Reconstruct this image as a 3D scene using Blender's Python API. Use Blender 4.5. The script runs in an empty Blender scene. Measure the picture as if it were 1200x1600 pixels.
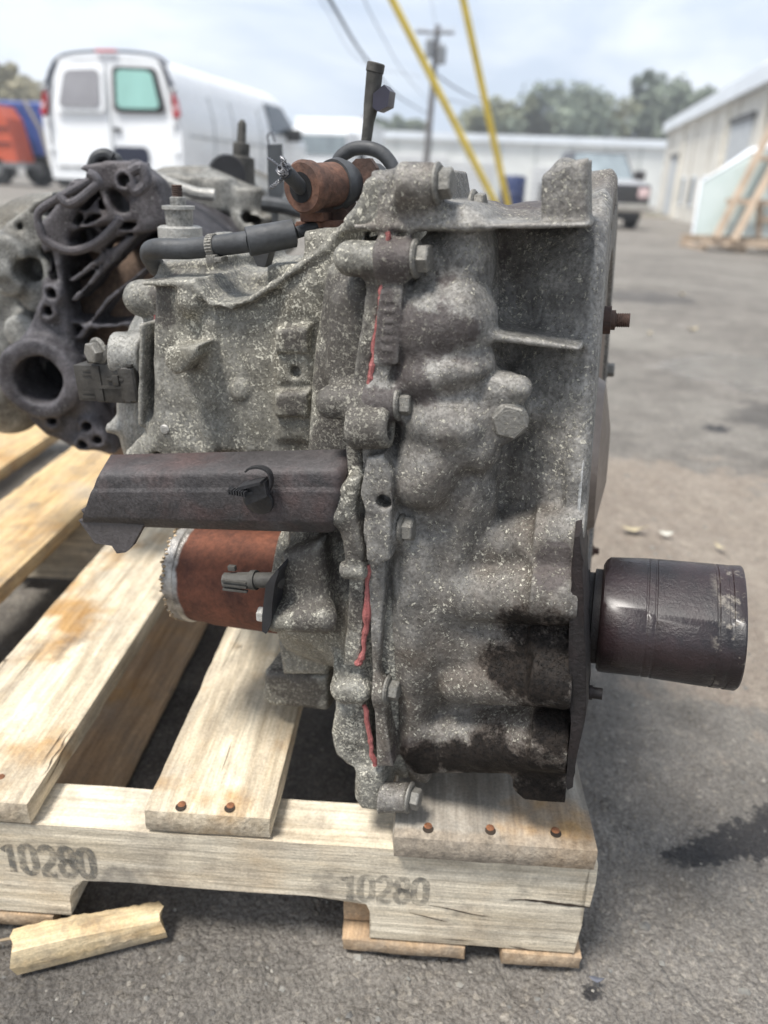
import bpy, bmesh, math, random
import numpy as np
from mathutils import Vector, Matrix, Euler

random.seed(7)
rng = np.random.default_rng(7)
R = math.radians
scene = bpy.context.scene
col = scene.collection

# ------------------------------------------------------------------ camera, sky, sun, exposure
FPX = 1202.0                                   # focal length of the phone in photo pixels
CAM = Vector((0.0, 0.0, 0.53))
PITCH, ROLL = R(23.6), R(2.0)
F_ = Vector((0, math.cos(PITCH), -math.sin(PITCH)))
R0 = Vector((1, 0, 0)); U0 = Vector((0, math.sin(PITCH), math.cos(PITCH)))
RV = R0 * math.cos(ROLL) + U0 * math.sin(ROLL)
UV = U0 * math.cos(ROLL) - R0 * math.sin(ROLL)
cd = bpy.data.cameras.new('camera'); cam = bpy.data.objects.new('camera', cd); col.objects.link(cam)
M = Matrix((RV, UV, -F_)).transposed().to_4x4(); M.translation = CAM
cam.matrix_world = M
cd.sensor_fit = 'VERTICAL'; cd.sensor_height = 36.0; cd.sensor_width = 27.0
cd.lens = 36.0 * FPX / 1600.0
cd.clip_start = 0.02; cd.clip_end = 3000
cd.dof.use_dof = True; cd.dof.focus_distance = 0.45; cd.dof.aperture_fstop = 5.8
scene.camera = cam

SUN_EL, SUN_AZ = R(66), R(232)                 # soft high light from behind the photographer
w = bpy.data.worlds.new('World'); scene.world = w; w.use_nodes = True
nt = w.node_tree; nt.nodes.clear()
o_ = nt.nodes.new('ShaderNodeOutputWorld'); bg = nt.nodes.new('ShaderNodeBackground')
sky = nt.nodes.new('ShaderNodeTexSky'); sky.sky_type = 'NISHITA'; sky.sun_disc = False
sky.sun_elevation = SUN_EL; sky.sun_rotation = SUN_AZ; sky.air_density = 1.0; sky.dust_density = 2.0
tc = nt.nodes.new('ShaderNodeTexCoord'); mp = nt.nodes.new('ShaderNodeMapping')
mp.inputs['Scale'].default_value = (1.0, 1.0, 3.2)
nz = nt.nodes.new('ShaderNodeTexNoise'); nz.inputs['Scale'].default_value = 2.3; nz.inputs['Detail'].default_value = 6; nz.inputs['Roughness'].default_value = .55
nz.inputs['Distortion'].default_value = .4
rp = nt.nodes.new('ShaderNodeValToRGB')
rp.color_ramp.elements[0].position = .42; rp.color_ramp.elements[0].color = (4.4, 5.1, 6.2, 1)
rp.color_ramp.elements[1].position = .585; rp.color_ramp.elements[1].color = (6.9, 7.3, 7.85, 1)
mx = nt.nodes.new('ShaderNodeMixRGB'); mx.inputs[0].default_value = .86
L_ = nt.links.new
L_(tc.outputs['Generated'], mp.inputs['Vector']); L_(mp.outputs[0], nz.inputs['Vector']); L_(nz.outputs['Fac'], rp.inputs[0])
L_(sky.outputs[0], mx.inputs[1]); L_(rp.outputs[0], mx.inputs[2]); L_(mx.outputs[0], bg.inputs[0]); bg.inputs[1].default_value = .105
L_(bg.outputs[0], o_.inputs[0])
sd = bpy.data.lights.new('sun', 'SUN'); sd.energy = 3.5; sd.angle = R(14); sd.color = (1, .96, .9)
so = bpy.data.objects.new('sun', sd); col.objects.link(so)
sdir = Vector((math.sin(SUN_AZ) * math.cos(SUN_EL), math.cos(SUN_AZ) * math.cos(SUN_EL), math.sin(SUN_EL)))
so.rotation_euler = sdir.to_track_quat('Z', 'Y').to_euler(); so.location = (0, -3, 8)
scene.view_settings.view_transform = 'Standard'; scene.view_settings.look = 'None'
scene.view_settings.gamma = 1.0; scene.view_settings.use_curve_mapping = False
scene.view_settings.exposure = 0.68
scene.cycles.use_denoising = True
scene.cycles.max_bounces = 6; scene.cycles.transparent_max_bounces = 12

# ------------------------------------------------------------------ where a photo pixel points
def ray(px, py):
    return F_ + RV * ((px - 600) / FPX) + UV * ((800 - py) / FPX)
def at_y(px, py, Y):
    d = ray(px, py); return CAM + d * ((Y - CAM.y) / d.y)
def at_z(px, py, Z):
    d = ray(px, py); return CAM + d * ((Z - CAM.z) / d.z)

# ------------------------------------------------------------------ object helpers
def tag(o, label=None, cat=None, group=None, kind=None):
    if label: o['label'] = label
    if cat: o['category'] = cat
    if group: o['group'] = group
    if kind: o['kind'] = kind
    return o
def empty(name, label, cat, loc=(0, 0, 0), rz=0, group=None):
    o = bpy.data.objects.new(name, None); col.objects.link(o); o.empty_display_size = .1
    o.location = loc; o.rotation_euler = (0, 0, rz)
    return tag(o, label, cat, group)
def link(name, me, mat, parent=None):
    o = bpy.data.objects.new(name, me); col.objects.link(o)
    if mat is not None:
        if isinstance(mat, (list, tuple)):
            for m in mat: me.materials.append(m)
        elif not me.materials: me.materials.append(mat)
    if parent is not None: o.parent = parent
    return o
def copy_tree(o, parent=None):
    c = o.copy(); col.objects.link(c); c.parent = parent
    for ch in list(o.children): copy_tree(ch, c)
    return c
def frame(a, b):
    z = (Vector(b) - Vector(a)).normalized()
    x = z.orthogonal().normalized(); y = z.cross(x)
    return Matrix((x, y, z)).transposed()

class MB:
    """collects shapes; build() links them as ONE mesh"""
    def __init__(s, mat4=None): s.bm = bmesh.new(); s.m = mat4
    def _x(s, vs, m):
        if m is not None: bmesh.ops.transform(s.bm, matrix=m, verts=vs)
    def poly(s, vs, fs):
        v = [s.bm.verts.new(p) for p in vs]
        for f in fs:
            try: s.bm.faces.new([v[i] for i in f])
            except ValueError: pass
        return v
    def box(s, lo, hi, bev=0, seg=2, m=None, taper=None):
        r = bmesh.ops.create_cube(s.bm, size=1)['verts']
        for v in r:
            v.co = Vector([lo[i] + (v.co[i] + .5) * (hi[i] - lo[i]) for i in range(3)])
        if bev:
            es = list({e for v in r for e in v.link_edges})
            g = bmesh.ops.bevel(s.bm, geom=es, offset=bev, segments=seg, affect='EDGES', profile=.6)
            r = list({v for f in g['faces'] for v in f.verts} | {v for v in r if v.is_valid})
            # all verts of this island
        if m is not None:
            seen = set(r); st = list(r)
            while st:
                q = st.pop()
                for e in q.link_edges:
                    ov = e.other_vert(q)
                    if ov not in seen: seen.add(ov); st.append(ov)
            s._x(list(seen), m)
        return r
    def lathe(s, a, b, prof, n=32, caps=True):
        """prof: list of (t in metres along a->b, radius)"""
        a = Vector(a); fr = frame(a, b); rows = []
        for t, r in prof:
            rows.append([s.bm.verts.new(a + fr @ Vector((r * math.cos(2 * math.pi * i / n), r * math.sin(2 * math.pi * i / n), t))) for i in range(n)])
        for j in range(len(rows) - 1):
            for i in range(n):
                k = (i + 1) % n
                s.bm.faces.new((rows[j][i], rows[j][k], rows[j + 1][k], rows[j + 1][i]))
        if caps:
            s.bm.faces.new(list(reversed(rows[0]))); s.bm.faces.new(rows[-1])
    def cyl(s, a, b, r, r2=None, n=24, bev=0):
        l = (Vector(b) - Vector(a)).length; r2 = r if r2 is None else r2
        if bev: s.lathe(a, b, [(0, r - bev), (bev, r), (l - bev, r2), (l, r2 - bev)], n)
        else: s.lathe(a, b, [(0, r), (l, r2)], n)
    def tube(s, pts, r, n=12, cap=True, rs=None):
        pts = [Vector(p) for p in pts]; rows = []; up = None
        for i, p in enumerate(pts):
            t = (pts[min(i + 1, len(pts) - 1)] - pts[max(i - 1, 0)]).normalized()
            if up is None: up = t.orthogonal().normalized()
            x = (up - t * up.dot(t)).normalized(); up = x; y = t.cross(x)
            rr = rs[i] if rs else r
            rows.append([s.bm.verts.new(p + (x * math.cos(2 * math.pi * k / n) + y * math.sin(2 * math.pi * k / n)) * rr) for k in range(n)])
        for j in range(len(rows) - 1):
            for i in range(n):
                k = (i + 1) % n
                s.bm.faces.new((rows[j][i], rows[j][k], rows[j + 1][k], rows[j + 1][i]))
        if cap:
            s.bm.faces.new(list(reversed(rows[0]))); s.bm.faces.new(rows[-1])
    def prism(s, pts, d):
        """pts: 3-D outline, extruded along vector d"""
        d = Vector(d); a = [s.bm.verts.new(Vector(p)) for p in pts]; b = [s.bm.verts.new(Vector(p) + d) for p in pts]
        n = len(a)
        s.bm.faces.new(list(reversed(a))); s.bm.faces.new(b)
        for i in range(n):
            k = (i + 1) % n; s.bm.faces.new((a[i], a[k], b[k], b[i]))
    def build(s, name, mat, parent=None, smooth=True, angle=35, jitter=0):
        bm = s.bm
        bmesh.ops.recalc_face_normals(bm, faces=bm.faces)
        if jitter:
            for v in bm.verts: v.co += Vector((random.uniform(-1, 1), random.uniform(-1, 1), random.uniform(-1, 1))) * jitter
        me = bpy.data.meshes.new(name)
        if smooth:
            ca = R(angle)
            for f in bm.faces: f.smooth = True
            for e in bm.edges:
                if len(e.link_faces) == 2 and e.calc_face_angle(0) > ca: e.smooth = False
        bm.to_mesh(me); bm.free()
        return link(name, me, mat, parent)

def smooth_path(pts, n=8):
    """Catmull-Rom through the points"""
    P = [Vector(p) for p in pts]; P = [P[0] * 2 - P[1]] + P + [P[-1] * 2 - P[-2]]; out = []
    for i in range(1, len(P) - 2):
        for k in range(n):
            t = k / n
            out.append(.5 * ((2 * P[i]) + (P[i + 1] - P[i - 1]) * t + (2 * P[i - 1] - 5 * P[i] + 4 * P[i + 1] - P[i + 2]) * t * t + (3 * P[i] - P[i - 1] - 3 * P[i + 1] + P[i + 2]) * t ** 3))
    out.append(P[-2]); return out

# ------------------------------------------------------------------ value noise for geometry
_lat = rng.random((64, 64, 64)).astype(np.float32)
def vnoise(x, y, z):
    xi = np.floor(x).astype(int); yi = np.floor(y).astype(int); zi = np.floor(z).astype(int)
    fx = x - xi; fy = y - yi; fz = z - zi
    fx = fx * fx * (3 - 2 * fx); fy = fy * fy * (3 - 2 * fy); fz = fz * fz * (3 - 2 * fz)
    out = 0
    for a in (0, 1):
        for b in (0, 1):
            for c in (0, 1):
                out = out + _lat[(xi + a) & 63, (yi + b) & 63, (zi + c) & 63] * (fx if a else 1 - fx) * (fy if b else 1 - fy) * (fz if c else 1 - fz)
    return out * 2 - 1
def fbm(x, y, z, o=4):
    s = 0; a = 1; t = 0
    for i in range(o):
        s = s + a * vnoise(x * 2 ** i + 7.1 * i, y * 2 ** i + 3.3 * i, z * 2 ** i); t += a; a *= .5
    return s / t

# ------------------------------------------------------------------ solid modelling of castings: a distance field, smooth unions, surface nets
class Field:
    def __init__(s, lo, hi, h):
        s.lo = np.array(lo, float); s.h = h
        s.n = np.ceil((np.array(hi) - s.lo) / h).astype(int) + 1
        s.D = np.full(s.n, .03, np.float32)
    def _sl(s, lo, hi, m):
        i0 = np.clip(np.floor((np.array(lo) - m - s.lo) / s.h).astype(int), 0, s.n)
        i1 = np.clip(np.ceil((np.array(hi) + m - s.lo) / s.h).astype(int) + 1, 0, s.n)
        g = [(s.lo[k] + s.h * np.arange(i0[k], i1[k])).astype(np.float32) for k in range(3)]
        return tuple(slice(a, b) for a, b in zip(i0, i1)), g[0][:, None, None], g[1][None, :, None], g[2][None, None, :]
    def put(s, fn, lo, hi, k=.006, sub=False):
        sl, U, V, W = s._sl(lo, hi, k + 3 * s.h)
        if any(x.stop <= x.start for x in sl): return
        d = fn(U, V, W); D = s.D[sl]
        if sub: d = -d; D = -D if False else D
        if k <= 0: s.D[sl] = np.maximum(D, d) if sub else np.minimum(D, d); return
        hh = np.maximum(k - np.abs(D - d), 0) / k
        if sub: s.D[sl] = np.maximum(D, d) + hh * hh * k * .25
        else: s.D[sl] = np.minimum(D, d) - hh * hh * k * .25
    # shapes
    def box(s, c, hf, rd=.002, k=.006, sub=False, rot=None):
        c = np.array(c, float); hf = np.array(hf, float)
        if rot is None:
            ext = hf; Rm = None
        else:
            Rm = np.array(Euler(rot).to_matrix()); ext = np.abs(Rm) @ hf
        def fn(U, V, W):
            x, y, z = U - c[0], V - c[1], W - c[2]
            if Rm is not None:
                x, y, z = (Rm[0, 0] * x + Rm[1, 0] * y + Rm[2, 0] * z, Rm[0, 1] * x + Rm[1, 1] * y + Rm[2, 1] * z, Rm[0, 2] * x + Rm[1, 2] * y + Rm[2, 2] * z)
            q = [np.abs(a) - (h - rd) for a, h in zip((x, y, z), hf)]
            o = np.sqrt(sum(np.maximum(a, 0) ** 2 for a in q))
            return o + np.minimum(np.maximum(q[0], np.maximum(q[1], q[2])), 0) - rd
        s.put(fn, c - ext, c + ext, k, sub)
    def cyl(s, a, b, r, r2=None, rd=.002, k=.006, sub=False):
        a = np.array(a, float); b = np.array(b, float); L = np.linalg.norm(b - a); n = (b - a) / L; r2 = r if r2 is None else r2
        rm = max(r, r2)
        def fn(U, V, W):
            x, y, z = U - a[0], V - a[1], W - a[2]
            t = x * n[0] + y * n[1] + z * n[2]
            rr = np.sqrt(np.maximum(x * x + y * y + z * z - t * t, 1e-12))
            q0 = rr - (r + (r2 - r) * np.clip(t / L, 0, 1)) + rd; q1 = np.abs(t - L / 2) - L / 2 + rd
            return np.sqrt(np.maximum(q0, 0) ** 2 + np.maximum(q1, 0) ** 2) + np.minimum(np.maximum(q0, q1), 0) - rd
        s.put(fn, np.minimum(a, b) - rm, np.maximum(a, b) + rm, k, sub)
    def cap(s, a, b, r, r2=None, k=.006, sub=False):
        a = np.array(a, float); b = np.array(b, float); ba = b - a; L2 = max(ba @ ba, 1e-9); r2 = r if r2 is None else r2; rm = max(r, r2)
        def fn(U, V, W):
            x, y, z = U - a[0], V - a[1], W - a[2]
            t = np.clip((x * ba[0] + y * ba[1] + z * ba[2]) / L2, 0, 1)
            return np.sqrt((x - t * ba[0]) ** 2 + (y - t * ba[1]) ** 2 + (z - t * ba[2]) ** 2) - (r + (r2 - r) * t)
        s.put(fn, np.minimum(a, b) - rm, np.maximum(a, b) + rm, k, sub)
    def ell(s, c, r, k=.008, sub=False):
        c = np.array(c, float); r = np.array(r, float)
        def fn(U, V, W):
            q = np.sqrt(((U - c[0]) / r[0]) ** 2 + ((V - c[1]) / r[1]) ** 2 + ((W - c[2]) / r[2]) ** 2)
            return (q - 1) * r.min()
        s.put(fn, c - r, c + r, k, sub)
    def prism(s, pts, ax, lo, hi, rd=.002, k=.006, sub=False, grow=0):
        """pts: outline in the two axes other than ax (in axis order), extruded along ax from lo to hi"""
        P = np.array(pts, float); i, j = [q for q in range(3) if q != ax]
        L = np.zeros(3); H = np.zeros(3); L[ax] = lo; H[ax] = hi; L[i], L[j] = P.min(0) - grow; H[i], H[j] = P.max(0) + grow
        def fn(U, V, W):
            g = (U, V, W); a = np.squeeze(g[i])[:, None]; b = np.squeeze(g[j])[None, :]
            a = np.atleast_2d(a); b = np.atleast_2d(b)
            d = np.full(np.broadcast(a, b).shape, 1e9); ins = np.zeros(d.shape, bool); n = len(P)
            for q in range(n):
                x0, y0 = P[q]; x1, y1 = P[(q + 1) % n]; ex, ey = x1 - x0, y1 - y0
                t = np.clip(((a - x0) * ex + (b - y0) * ey) / max(ex * ex + ey * ey, 1e-12), 0, 1)
                d = np.minimum(d, (a - x0 - t * ex) ** 2 + (b - y0 - t * ey) ** 2)
                if y0 != y1:
                    c = ((y0 <= b) != (y1 <= b)) & (a < x0 + (b - y0) * ex / ey); ins ^= c
            d = np.sqrt(d); d = np.where(ins, -d, d) - grow
            sh = [1, 1, 1]; sh[i], sh[j] = d.shape; d = d.reshape(sh).astype(np.float32)
            q0 = d + rd; q1 = np.abs(g[ax] - (lo + hi) / 2) - (hi - lo) / 2 + rd
            return np.sqrt(np.maximum(q0, 0) ** 2 + np.maximum(q1, 0) ** 2) + np.minimum(np.maximum(q0, q1), 0) - rd
        s.put(fn, L, H, k, sub)
    def wall(s, pts, ax, lo, hi, th, rd=.001, k=.005):
        """a thin rib along a polyline, extruded along ax"""
        P = np.array(pts, float); i, j = [q for q in range(3) if q != ax]
        for q in range(len(P) - 1):
            p0, p1 = P[q], P[q + 1]; e = p1 - p0; l = np.linalg.norm(e); nn = np.array((-e[1], e[0])) / l * th / 2; ee = e / l * th * .3
            s.prism([p0 - ee - nn, p1 + ee - nn, p1 + ee + nn, p0 - ee + nn], ax, lo, hi, rd, k if q == 0 else min(k, .003))
    def rough(s, amp, scale):
        n = s.n; st = 1
        U = (s.lo[0] + s.h * np.arange(n[0])) * scale; V = (s.lo[1] + s.h * np.arange(n[1])) * scale; W = (s.lo[2] + s.h * np.arange(n[2])) * scale
        near = np.abs(s.D) < .008
        I = np.nonzero(near)
        s.D[I] += amp * fbm(U[I[0]] + 31, V[I[1]] + 17, W[I[2]] + 5, 3).astype(np.float32)
    def mesh(s, name, mat, parent):
        D = s.D; D[0] = D[-1] = .01; D[:, 0] = D[:, -1] = .01; D[:, :, 0] = D[:, :, -1] = .01
        S = D < 0
        n = np.array(D.shape)
        # cells that straddle the surface
        c = np.zeros(n - 1, np.int8)
        for a in (0, 1):
            for b in (0, 1):
                for e in (0, 1):
                    c += S[a:n[0] - 1 + a, b:n[1] - 1 + b, e:n[2] - 1 + e]
        act = (c > 0) & (c < 8); I = np.nonzero(act); N = len(I[0])
        idx = np.full(act.shape, -1, np.int32); idx[I] = np.arange(N)
        acc = np.zeros((N, 3)); cnt = np.zeros(N)
        cor = [(a, b, e) for a in (0, 1) for b in (0, 1) for e in (0, 1)]
        val = {q: D[I[0] + q[0], I[1] + q[1], I[2] + q[2]] for q in cor}
        for q in cor:
            for ax in range(3):
                if q[ax]: continue
                p = list(q); p[ax] = 1; p = tuple(p); a, b = val[q], val[p]
                m = (a < 0) != (b < 0); t = np.where(m, a / np.where(m, a - b, 1), 0)
                for d in range(3):
                    acc[:, d] += np.where(m, q[d] + (t if d == ax else 0), 0)
                cnt += m
        V = (acc / cnt[:, None] + np.stack(I, 1)) * s.h + s.lo
        F = []
        for ax in range(3):
            b, e = [(1, 2), (2, 0), (0, 1)][ax]
            lo = [slice(1, -1)] * 3; lo[ax] = slice(0, n[ax] - 1); hi = list(lo); hi[ax] = slice(1, n[ax])
            s0, s1 = S[tuple(lo)], S[tuple(hi)]; m = np.nonzero(s0 != s1); P = [m[0].copy(), m[1].copy(), m[2].copy()]
            P[b] = P[b] + 1; P[e] = P[e] + 1
            def g(db, de):
                q = [x.copy() for x in P]; q[b] = q[b] + db; q[e] = q[e] + de; return idx[q[0], q[1], q[2]]
            f = np.stack([g(-1, -1), g(0, -1), g(0, 0), g(-1, 0)], 1); fl = s0[m]
            f[~fl] = f[~fl][:, ::-1]; F.append(f)
        F = np.concatenate(F)
        me = bpy.data.meshes.new(name); me.vertices.add(len(V)); me.vertices.foreach_set('co', V.astype(np.float32).ravel())
        me.loops.add(F.size); me.loops.foreach_set('vertex_index', F.astype(np.int32).ravel())
        me.polygons.add(len(F)); me.polygons.foreach_set('loop_start', np.arange(0, F.size, 4, dtype=np.int32))
        me.polygons.foreach_set('loop_total', np.full(len(F), 4, np.int32)); me.polygons.foreach_set('use_smooth', np.ones(len(F), bool))
        me.update(calc_edges=True)
        return link(name, me, mat, parent)
# ------------------------------------------------------------------ materials
class NT:
    def __init__(s, name):
        s.mat = bpy.data.materials.new(name); s.mat.use_nodes = True; s.t = s.mat.node_tree; s.t.nodes.clear()
        s.out = s.t.nodes.new('ShaderNodeOutputMaterial'); s.b = s.t.nodes.new('ShaderNodeBsdfPrincipled')
        s.t.links.new(s.b.outputs[0], s.out.inputs[0]); s.co = s.t.nodes.new('ShaderNodeTexCoord').outputs['Object']
    def n(s, typ, _props=None, **ins):
        x = s.t.nodes.new(typ)
        for k, v in (_props or {}).items(): setattr(x, k, v)
        for k, v in ins.items():
            key = int(k[1:]) if k[0] == '_' and k[1:].isdigit() else k.replace('_', ' ')
            s.set(x.inputs[key], v)
        return x
    def set(s, inp, v):
        if isinstance(v, bpy.types.NodeSocket): s.t.links.new(v, inp)
        else:
            if isinstance(v, tuple) and len(v) == 3 and inp.type == 'RGBA': v = (*v, 1)
            inp.default_value = v
    def m(s, op, a, b=0.0, c=0.0, clamp=False): 
        x = s.n('ShaderNodeMath', {'operation': op, 'use_clamp': clamp}, _0=a, _1=b, _2=c); return x.outputs[0]
    def mapv(s, sc=(1, 1, 1), loc=(0, 0, 0), rot=(0, 0, 0), src=None):
        return s.n('ShaderNodeMapping', None, Vector=src or s.co, Scale=sc, Location=loc, Rotation=rot).outputs[0]
    def noise(s, scale, detail=4, rough=.55, vec=None, dist=0.0):
        return s.n('ShaderNodeTexNoise', None, Vector=vec or s.co, Scale=float(scale), Detail=float(detail), Roughness=rough, Distortion=dist).outputs['Fac']
    def vor(s, scale, feat='F1', vec=None, out='Distance', rnd=1.0):
        return s.n('ShaderNodeTexVoronoi', {'feature': feat}, Vector=vec or s.co, Scale=float(scale), Randomness=rnd).outputs[out]
    def ramp(s, fac, *st, interp='LINEAR'):
        x = s.t.nodes.new('ShaderNodeValToRGB'); r = x.color_ramp; r.interpolation = interp
        while len(r.elements) < len(st): r.elements.new(.5)
        for e, (p, c) in zip(r.elements, st):
            e.position = p; e.color = (c, c, c, 1) if isinstance(c, (int, float)) else (*c, 1)
        s.set(x.inputs[0], fac); return x.outputs[0]
    def mix(s, f, a, b, mode='MIX'):
        return s.n('ShaderNodeMixRGB', {'blend_type': mode}, _0=f, _1=a, _2=b).outputs[0]
    def bump(s, h, dist, strength=1.0, prev=None):
        x = s.n('ShaderNodeBump', None, Height=h, Distance=dist, Strength=strength)
        if prev is not None: s.t.links.new(prev, x.inputs['Normal'])
        return x.outputs[0]
    def sphere(s, c, r, warp=None, soft=.11):
        """1 in the middle of a blot round c, 0 outside, its edge broken by noise"""
        d = s.n('ShaderNodeVectorMath', {'operation': 'DISTANCE'}, _0=s.co, _1=tuple(c)).outputs['Value']
        d = s.m('DIVIDE', d, r)
        if warp is not None: d = s.m('ADD', d, warp)
        return s.n('ShaderNodeMapRange', {'interpolation_type': 'SMOOTHSTEP'}, Value=d, From_Min=1 + soft, From_Max=1 - soft, To_Min=0.0, To_Max=1.0).outputs[0]
    def done(s, color, rough=.5, metal=0.0, normal=None, **kw):
        s.set(s.b.inputs['Base Color'], color); s.set(s.b.inputs['Roughness'], rough); s.set(s.b.inputs['Metallic'], metal)
        if normal is not None: s.t.links.new(normal, s.b.inputs['Normal'])
        for k, v in kw.items(): s.set(s.b.inputs[k.replace('_', ' ')], v)
        return s.mat

def plain(name, c, rough=.5, metal=0.0, var=.25, scale=30, bump=0.0, bscale=200, **kw):
    t = NT(name); n = t.noise(scale, 5, .6)
    c2 = tuple(x * (1 - var) for x in c); c3 = tuple(min(1, x * (1 + var)) for x in c)
    colr = t.ramp(n, (.35, c2), (.65, c3)); nm = t.bump(t.noise(bscale, 4), bump) if bump else None
    return t.done(colr, t.ramp(t.noise(scale * 1.7, 3), (.3, max(0, rough - .1)), (.7, min(1, rough + .1))), metal, nm, **kw)

def cast(name, dark, light, spk_amt=.5, spk=(.58, .55, .45), tint=None, oil=(), metal=.25, patch=14, scale=1.0, stain=None):
    """oxidised die-cast alloy: grey skin, brown grime in soft patches, pale salt specks, black wet oil blots"""
    t = NT(name)
    big = t.noise(patch, 5, .6); mid = t.noise(60 * scale, 6, .65); fine = t.noise(420 * scale, 4, .7)
    c = t.mix(t.ramp(mid, (.36, 0), (.64, 1)), dark, light)
    c = t.mix(t.ramp(big, (.38, 0.0), (.62, .55)), c, tuple(x * .62 for x in dark))
    if tint: c = t.mix(t.ramp(t.noise(patch * .8, 4, .6, t.mapv(loc=(3, 1, 2))), (.45, 0.0), (.62, .75)), c, tint)
    c = t.mix(.5, c, t.ramp(fine, (.36, .30), (.64, 1.75)), 'MULTIPLY')
    wq = t.m('MULTIPLY', t.m('SUBTRACT', t.noise(38, 6, .7), .5), 2.6)
    if stain:
        so_ = None
        for cc, rr in stain[1]:
            q = t.sphere(cc, rr, wq); so_ = q if so_ is None else t.m('MAXIMUM', so_, q)
        c = t.mix(t.m('MULTIPLY', so_, t.ramp(fine, (.3, 1.0), (.7, .72))), c, stain[0])
    w = t.noise(170 * scale, 2, .5)
    wv = t.n('ShaderNodeVectorMath', {'operation': 'ADD'}, _0=t.co, _1=t.n('ShaderNodeVectorMath', {'operation': 'SCALE'}, _0=t.n('ShaderNodeTexNoise', None, Vector=t.co, Scale=500.0 * scale, Detail=2.0).outputs['Color'], Scale=.0035 / scale).outputs[0]).outputs[0]
    cr = t.noise(560 * scale, 3, .7, wv, .4)
    th = t.n('ShaderNodeMapRange', None, Value=t.noise(patch * 1.6, 5, .65, t.mapv(loc=(9, 4, 1))), From_Min=.35, From_Max=.65, To_Min=.645 - .06 * spk_amt, To_Max=.645 - .135 * spk_amt).outputs[0]
    cr2 = t.m('ADD', cr, t.m('MULTIPLY', w, .18)); cr2 = t.m('SUBTRACT', cr2, .09)
    sp = t.n('ShaderNodeMapRange', None, Value=t.m('SUBTRACT', cr2, th), From_Min=0.0, From_Max=.05).outputs[0]
    if stain: sp = t.m('MULTIPLY', sp, t.m('SUBTRACT', 1.0, t.m('MULTIPLY', so_, .62)))
    c = t.mix(t.m('MULTIPLY', sp, .8), c, spk)
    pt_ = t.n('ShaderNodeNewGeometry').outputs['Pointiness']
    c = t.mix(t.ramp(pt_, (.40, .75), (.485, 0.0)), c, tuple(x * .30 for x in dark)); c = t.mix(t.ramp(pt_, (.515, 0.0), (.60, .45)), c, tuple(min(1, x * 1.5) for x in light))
    dk = t.ramp(t.noise(700 * scale, 2, .6), (.28, 1), (.36, 0)); c = t.mix(t.m('MULTIPLY', dk, .55), c, tuple(x * .25 for x in dark))
    rough = t.mix(sp, t.ramp(mid, (.3, .48), (.7, .72)), (.9, .9, .9))
    met = t.m('MULTIPLY', t.m('SUBTRACT', 1.0, sp), metal)
    h = t.m('ADD', t.m('MULTIPLY', fine, .35), t.m('MULTIPLY', mid, .6)); h = t.m('ADD', h, t.m('MULTIPLY', sp, .55))
    if oil:
        wp = wq; o = None
        for cc, rr in oil:
            q = t.sphere(cc, rr * 1.12, wp, .5); o = q if o is None else t.m('MAXIMUM', o, q)
        on = t.m('MULTIPLY', t.m('SUBTRACT', t.noise(520, 3, .7), .5), 1.1)
        c = t.mix(t.ramp(t.m('ADD', o, on), (.02, 0), (.5, .72)), c, t.ramp(t.noise(150, 4), (.35, (.035, .026, .021)), (.65, (.085, .062, .048))))
        o = t.ramp(t.m('ADD', o, on), (.34, 0), (.8, 1))
        gr = t.ramp(t.noise(300, 4, .7), (.35, (.005, .0045, .0045)), (.7, (.022, .017, .014)))
        c = t.mix(t.m('MULTIPLY', o, .94), c, gr); rough = t.mix(o, rough, t.ramp(t.noise(90, 4), (.35, .5), (.65, .8))); met = t.m('MULTIPLY', met, t.m('SUBTRACT', 1.0, o))
    return t.done(c, rough, met, t.bump(h, .0018), Specular_IOR_Level=(t.mix(o, (.42,) * 3, (.14,) * 3) if oil else .42))

def rusty(name, c1, c2, spk=None, bump=.0006, scale=1.0, rough=.85, metal=0.0):
    t = NT(name); a = t.noise(45 * scale, 6, .7); b = t.noise(240 * scale, 5, .7)
    c = t.ramp(a, (.32, c1), (.66, c2)); c = t.mix(.55, c, t.ramp(b, (.35, .45), (.65, 1.5)), 'MULTIPLY')
    if spk: c = t.mix(t.ramp(t.noise(500 * scale, 3), (.62, 0), (.7, .8)), c, spk)
    return t.done(c, rough, metal, t.bump(t.m('ADD', b, t.m('MULTIPLY', a, .6)), bump))

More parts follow.
